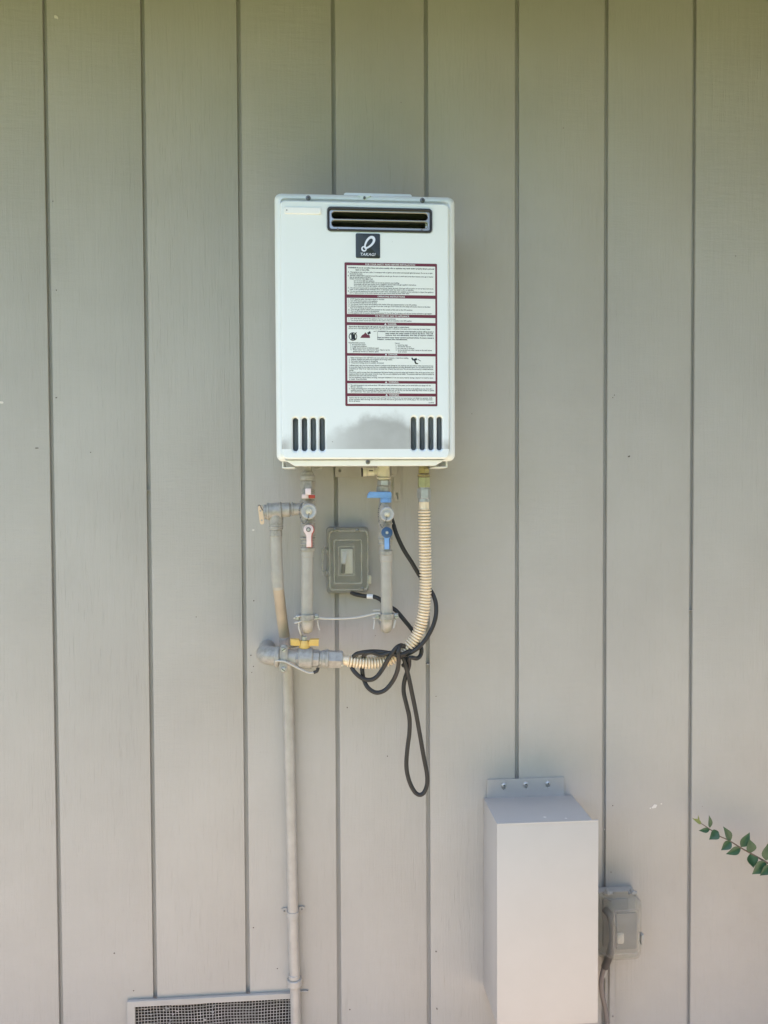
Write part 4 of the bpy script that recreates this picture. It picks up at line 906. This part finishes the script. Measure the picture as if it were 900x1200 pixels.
bm = B(); c_ = P(432.6, 679, .03); box(bm, c_ + Vector((-.003, -.008, -.009)), c_ + Vector((.004, .008, .009)), .0015); obj("latch", bm, M_CREAM, sw)

# ------------------------------------------------------------------ power cord
cord = thing("power_cord", "black power cord knotted round the cream gas hose with a long hanging loop", "cord", V(480, 770, GD))
RC = 2.55 * UG; bm = B()
def cp(*pts, r=RC, sub=8): tube(bm, catmull([V(*p) for p in pts], sub), r, 12)
F_ = GD + 7.5 * UG + RC     # in front of the hose
Bk = GD - 7.5 * UG - RC     # behind the hose
cp((411, 694, .03), (417, 696.5, .034), (428, 698.6, .040), (438, 699.2, .045), (446, 702.8, .050), (450, 708, .055), (456, 711, .06), (464, 715.5, .065), (474, 727, .07), (486, 742.5, .074), (488.5, 752, .085), (482, 760, F_ - .012), (474, 766, F_), (464, 767, F_ + .003), (452, 764.6, F_), (438, 763.4, F_ - .002), (424, 764.8, F_ - .004), (416.5, 767.2, F_ - .008), (412.4, 773, GD), (412, 781, GD), (416, 788, GD + .006), (424, 794.6, GD + .008), (433, 796.8, GD + .010), (441, 793.4, GD + .014), (449, 783, F_ - .004), (455, 772, F_ + .004), (460, 764.6, F_ + .007), (466, 757.8, F_ + .006), (471.6, 756.4, F_ - .004), (474.6, 760.0, Bk + .02), (476, 768, Bk), (474, 778, Bk + .012), (472, 780, Bk + .01))
cp((457.5, 603, .075), (460.5, 613, .078), (465, 627, .080), (473, 644, .080), (482.5, 659, .080), (491.5, 674, .078), (501, 687, .080), (508, 698, .092), (511.2, 711, .098), (509.6, 727, .102), (502.6, 743.5, .104), (491.6, 757.6, .105), (480, 765.4, F_ - .006), (468, 768.6, F_ - .001), (458, 765, F_ + .004), (446, 767.6, F_ + .001), (436, 764.6, F_ + .002), (428, 766.5, F_ - .003), (424.6, 774, Bk + .01), (424.4, 784, Bk + .02), (426, 795, GD), (431, 805.6, GD + .006), (440.5, 811.6, GD + .008), (451, 808.8, GD + .008), (460, 798.6, GD + .010), (465.6, 786, GD + .018), (467.2, 774, F_ + .006), (466.6, 764, F_ + .011), (468.6, 757.4, F_ + .004), (473.4, 757.4, F_ - .008))
cp((470, 768, F_ - .004), (473.6, 773.4, F_ - .004), (475.8, 782, GD + .012), (478.6, 792, GD + .008), (482.4, 810, GD + .004), (487.2, 834, GD), (491.4, 857, GD - .004), (496.4, 886, GD - .006), (500.2, 906, GD - .006), (500.4, 919, GD - .006), (497.2, 928, GD - .006), (492.6, 931.4, GD - .006), (486.6, 928.6, GD - .006), (480.6, 918, GD - .006), (477, 905, GD - .006), (476.2, 893, GD - .006), (477.6, 876, GD - .006), (479.8, 858, GD - .004), (479.8, 842, GD - .002), (476.4, 826, GD), (473.2, 812, GD), (473.4, 801, GD), (476.2, 790, GD + .002), (479.4, 780, GD + .006), (479.6, 772, GD + .018), (482.6, 770.6, GD + .020), (488.6, 771.6, GD + .010), (493, 767.4, GD), (493.8, 760, GD), (491.0, 755.0, GD - .008))
obj("cord_jacket", bm, M_RUBBER, cord)
bm = B(); tube(bm, [V(430.2, 698.8, .0412), V(437.2, 699.2, .0447)], RC * 1.12, 12); obj("cord_tag", bm, M_WPLA, cord)

# ------------------------------------------------------------------ sheet metal cover box, lower right
BD = 0.1437
fl = P(582.6, 1080, BD).x; frr = P(694.0, 1080, BD).x; fx1 = P(700.4, 1080, BD).x
bt = (P(583, 966, BD).z + P(700, 962.5, BD).z) / 2; bb = P(583, 1203.5, BD).z
cb = thing("metal_cover_box", "tall beige sheet metal cover box screwed to the wall by its top flange", "box", ((fl + frr) / 2, -.07, bb))
def sheet(bm, p, t): pass
bm = B(); T_ = .0016
box(bm, (fl, -BD, bb), (fl + T_, -.0008, bt - .0005), .0004); box(bm, (frr - T_, -BD, bb), (frr, -.0008, bt - .0005), .0004)
obj("side_panel", bm, M_BOX, cb)
bm = B(); box(bm, (fl - .0006, -BD - .0016, bt - .0003), (frr + .0006, -.0024, bt + .0016), .0005)
obj("top_panel", bm, M_BOX, cb)
bm = B(); box(bm, (fl - .0008, -BD - .0034, bb - .001), (fx1, -BD - .0002, bt - .0006), .0008); box(bm, (fl - .0006, -BD - .0036, bt - .0007), (fx1, -BD + .0005, bt + .0034), .0007)
obj("front_panel", bm, mat("lit_front_paint", (.455, .44, .412), .6, 0, .04, 6, .25, 7), cb)  # same paint as the sides, its colour made paler to stand for ground light
f_ = (P(570.6, 920, 0).x, bt, P(661, 920, 0).x, P(616, 911.8, 0).z)
bm = B()
scr = [P(590.2, 919.6, .002), P(615.8, 918.2, .002), P(641.8, 917.4, .002)]
loops = [rrect(f_[0], f_[1], f_[2], f_[3], .002)]
for s_ in scr: loops.append(rrect(s_.x - .0044, s_.z - .0105, s_.x + .0044, s_.z + .004, .0042))
plate(bm, loops, .0004, .0034, .0006); obj("wall_flange", bm, M_TRIM, cb)
for s_ in scr:
    bm = B(); turned(bm, Vector((s_.x, .0005, s_.z)), Vector((s_.x, -.0075, s_.z)), [(0, .0022), (.3, .0022), (.31, .0056), (.5, .0058), (.8, .0045), (1, .002)], 18); ss = obj("screw", bm, M_STEEL, cb)
    bm = B(); turned(bm, Vector((s_.x, -.0072, s_.z)), Vector((s_.x, -.0077, s_.z)), [(0, .0017), (1, .0016)], 8); obj("drive_recess", bm, M_BLACK, ss)
for (px, py, r_) in ((638.5, 957.5, 2.2), (663.2, 959, 1.8)):
    # tiny pale scuffs on the lid
    v_ = FWD + RGT * ((px - 450) / F_PX) - UPV * ((py - 600) / F_PX); t_ = (bt + .0017 - CAM.z) / v_.z; q = CAM + v_ * t_
    bm = B(); turned(bm, q, q + Vector((0, 0, .0004)), [(0, r_ * .0016), (1, r_ * .0013)], 9); obj("paint_fleck", bm, M_CHIP, cb)

# ------------------------------------------------------------------ outlet with bubble cover and its cord, right of the box
ob = thing("covered_outdoor_outlet", "outdoor outlet under a hazy clear bubble cover, right of the beige metal box", "outlet", V(722, 1118, 0))
b1 = prect(696, 1039, 741, 1113, .0); bm = B(); loft(bm, [(rrect(*b1, .006), .0004), (rrect(*b1, .006), .020), (rrect(b1[0] + .001, b1[1] + .001, b1[2] - .001, b1[3] - .001, .005), .022)]); obj("back_box", bm, M_GREYB, ob)
i2 = prect(706, 1053, 736, 1108, .022); bm = B(); loft(bm, [(rrect(*i2, .003), .0215), (rrect(*i2, .003), .0245), (rrect(i2[0] + .001, i2[1] + .001, i2[2] - .001, i2[3] - .001, .002), .0255)]); obj("outlet_plate", bm, M_DEV, ob)
f3 = prect(713, 1052, 752.5, 1126, .088)
bm = B(); cover_shell(bm, (b1[0] + .0006, b1[1] + .0006, b1[2] - .0006, b1[3] - .0006), f3, .0225, .094, .008, .016)
lid2 = obj("bubble_lid", bm, M_CLEAR2, ob, 60)
bm = B(); q = prect(722, 1070, 746, 1112, .050); plate(bm, [rrect(*q, .004)], .046, .052, .001); obj("device_face", bm, mat("slate_device", (.17, .175, .17), .45), ob)
bm = B()
for (px0, py0, px1, py1) in ((698, 1045, 715.5, 1056), (740, 1045, 750.5, 1056), (698, 1110, 715.5, 1123)):
    tube(bm, [P(px0, py0, .026), P(px1, py1, .080)], .0012, 8)
q = prect(719, 1066, 749, 1118, .0935); plate(bm, [rrect(*q, .006), rrect(q[0] + .0016, q[1] + .0016, q[2] - .0016, q[3] - .0016, .005)], .0936, .0950, .0005)
obj("lid_rib", bm, M_RIB, lid2)
for px in (712.5, 741.5):
    c_ = P(px, 1045.5, .05); bm = B(); turned(bm, Vector((c_.x, -.042, c_.z)), Vector((c_.x, -.056, c_.z)), [(0, .0048), (.9, .0048), (1, .0036)], 16); collar(bm, P(px - 5, 1046.5, .045), P(px + 5, 1046.2, .045), .0046, 14); obj("hinge_knuckle", bm, M_GREYB, lid2)
bm = B(); tube(bm, catmull([P(709, 1066, .050), P(714, 1072, .062), P(718, 1086, .068), P(718, 1104, .064), P(714, 1120, .05), P(709, 1133, .035)], 7), .0085, 14); plug = obj("plug", bm, mat("dark_plug", (.07, .065, .06), .45), ob)
bm = B(); box(bm, P(722, 1092, .026) + Vector((-.009, -.03, -.013)), P(722, 1092, .026) + Vector((.009, 0, .013)), .005); obj("plug_head", bm, mat("pale_plug", (.55, .53, .48), .4), ob)
bm = B(); c_ = P(752, 1100, .07); box(bm, c_ + Vector((-.003, -.006, -.012)), c_ + Vector((.0035, .008, .012)), .0015); obj("latch", bm, M_GREYB, lid2)
cord2 = thing("appliance_cord", "grey brown cord dropping out of the bubble covered outlet beside the metal box", "cord", V(708, 1200, .03))
bm = B(); tube(bm, catmull([P(710, 1128, .038), P(706.5, 1139, .035), P(704.6, 1152, .035), P(705.8, 1166, .035), P(709, 1180, .035), P(711.4, 1196, .035), P(711.8, 1215, .035), P(711, 1262, .03)], 7), 3.0 * mpp(.035), 12); obj("cord_jacket", bm, M_GREYC, cord2)
bm = B(); collar(bm, P(714.5, 1126.5, .036), P(706.8, 1146, .036), .0034, 10); obj("pale_tie", bm, M_TRIM, cord2)
cd2 = thing("wall_conduit", "pale painted conduit strip running down the wall below the bubble covered outlet", "conduit", V(716, 1200, 0))
bm = B(); a_ = P(716, 1110, .006); box(bm, (P(713.5, 1150, .005).x, -.011, .12), (P(719.2, 1150, .005).x, -.0004, a_.z), .0015); obj("conduit_strip", bm, M_TRIM, cd2)
for py in (1191,):
    c_ = P(716.5, py, .011); bm = B(); turned(bm, Vector((c_.x + .003, -.010, c_.z)), Vector((c_.x + .003, -.0125, c_.z)), [(0, .0022), (1, .0016)], 10); obj("screw", bm, M_BOLT, cd2)

# ------------------------------------------------------------------ vine reaching in from the right
def zv(x, y): return (790 + x / 8.18, 930 + y / 8.18)
vine = thing("vine", "leafy green vine shoot reaching in from the right across the siding", "plant", (1.25, -.12, 0.02))
spts = [(178, 236, .050), (260, 287, .052), (340, 340, .055), (440, 410, .058), (520, 446, .060), (640, 520, .066), (720, 565, .070), (800, 610, .076), (890, 662, .084), (1000, 740, .092), (1150, 850, .10), (1400, 1050, .11), (1650, 1400, .12), (1850, 1900, .12), (1980, 2500, .12), (2020, 3100, .12)]
sv = [P(*zv(x, y), d) for x, y, d in spts]; sv.append(Vector((1.25, -.12, .02)))
bm = B(); pp = catmull(sv, 6); tube(bm, pp, [.0007 + .0016 * min(1, i / 60) for i in range(len(pp))], 8); obj("stem", bm, M_STEM, vine)
def leaf(base, tip, wid, curl=.10, fold=.28, mt=None, facing=None):
    ax = tip - base; L_ = ax.length; d = ax.normalized()
    nrm = facing if facing else Vector((random.uniform(-.2, .2), -1, random.uniform(.15, .5)))
    nrm = (nrm - d * nrm.dot(d)).normalized(); sd = d.cross(nrm)
    bm = B(); rows = []
    prof_ = [0.06, 0.55, 0.88, 1.0, 0.94, 0.76, 0.50, 0.24, 0.0]
    for i, wf in enumerate(prof_):
        t = i / (len(prof_) - 1); hw = wid / 2 * wf
        bend = nrm * (-curl * L_ * (t - .35) ** 2 * 1.6)
        c_ = base + ax * t + bend
        if wf == 0: rows.append([bm.verts.new(c_)]); continue
        rows.append([bm.verts.new(c_ - sd * hw + nrm * (fold * hw)), bm.verts.new(c_ - sd * hw * .5 + nrm * (fold * hw * .40)), bm.verts.new(c_), bm.verts.new(c_ + sd * hw * .5 + nrm * (fold * hw * .40)), bm.verts.new(c_ + sd * hw + nrm * (fold * hw))])
    for a_, b_ in zip(rows[:-1], rows[1:]):
        for k in range(4):
            if len(b_) == 1: bm.faces.new((a_[k], a_[k + 1], b_[0]))
            else: bm.faces.new((a_[k], a_[k + 1], b_[k + 1], b_[k]))
    obj("leaf", bm, mt or M_LEAF, vine, 180, normals=False)
LV = [((265, 290), (182, 238), 36, 1), ((236, 272), (232, 206), 15, 1), ((345, 328), (340, 210), 46, 0), ((342, 346), (238, 356), 44, 0), ((425, 362), (340, 440), 84, 0), ((545, 452), (477, 317), 72, 0), ((548, 458), (452, 545), 74, 0), ((640, 512), (729, 374), 80, 0), ((640, 522), (500, 583), 70, 0), ((742, 566), (722, 437), 92, 0), ((735, 572), (764, 714), 96, 0), ((880, 648), (752, 778), 112, 0), ((880, 640), (912, 470), 104, 0), ((930, 690), (826, 788), 78, 0), ((960, 700), (1030, 590), 100, 0), ((1010, 745), (990, 890), 100, 0), ((1080, 800), (1180, 690), 110, 0), ((1100, 815), (1040, 950), 105, 0), ((1180, 875), (1290, 800), 110, 0), ((1220, 905), (1190, 1060), 110, 0)]
def dep_at(x):
    for a_, b_ in zip(spts[:-1], spts[1:]):
        if a_[0] <= x <= b_[0]: return a_[2] + (b_[2] - a_[2]) * (x - a_[0]) / (b_[0] - a_[0])
    return .05
for b_, t_, w_, y_ in LV:
    d_ = dep_at(b_[0]); leaf(P(*zv(*b_), d_), P(*zv(*t_), d_ + random.uniform(.0, .012)), w_ / 8.18 * mpp(d_) * 1.16, mt=M_BUD if y_ else None)
for i in range(14):
    k = 62 + i * 2
    if k >= len(pp) - 2: break
    b_ = pp[k]; a_ = random.uniform(0, 6.28); leaf(b_, b_ + Vector((math.cos(a_) * .03, random.uniform(-.015, .005), math.sin(a_) * .03)), .022)

# ------------------------------------------------------------------ unseen planting opposite the wall (behind the camera; sized to steer the daylight)
def hedge(name, label, x0, x1, y, h, thick, col, col2, n):
    bm = B(); rnd = random.Random(len(name) * 37)
    for _ in range(n):
        u_ = rnd.random(); x = x0 + (x1 - x0) * u_; top = h * (0.85 + .15 * math.sin(x * 1.3) + .08 * math.sin(x * 4.1))
        z = top * rnd.random() ** .7; yy = y + rnd.uniform(-thick / 2, thick / 2)
        s_ = rnd.uniform(.10, .22); a_ = Vector((rnd.uniform(-1, 1), rnd.uniform(-1, 1), rnd.uniform(-1, 1))).normalized(); b_ = a_.orthogonal().normalized(); c_ = Vector((x, yy, z))
        bm.faces.new([bm.verts.new(c_ + q) for q in (a_ * s_, b_ * s_ * .5, -a_ * s_, -b_ * s_ * .5)])
    t = thing(name, label, "hedge", ((x0 + x1) / 2, y, 0)); obj("foliage", bm, mat(name + "_leaves", col, .6, 0, .3, 2, col2=col2), t, smooth=False, normals=False)
    bm = B(); box(bm, (x0, y - thick * .2, 0), (x1, y + thick * .2, h * .75), .1); obj("branch_mass", bm, mat(name + "_branches", tuple(c * .8 for c in col), .9), t)
hedge("garden_hedge", "unseen tall green hedge added opposite the siding wall to block light from its right", 0.7, 12, -4.9, 5.2, 1.4, (.07, .10, .02), (.11, .14, .028), 7000)  # added near and tall so that less daylight comes from the right
hedge("low_hedge", "low green hedge across the lawn opposite the siding wall, on its left", -15, -1.2, -9.0, 3.4, 1.4, (.07, .10, .02), (.11, .14, .028), 4000)
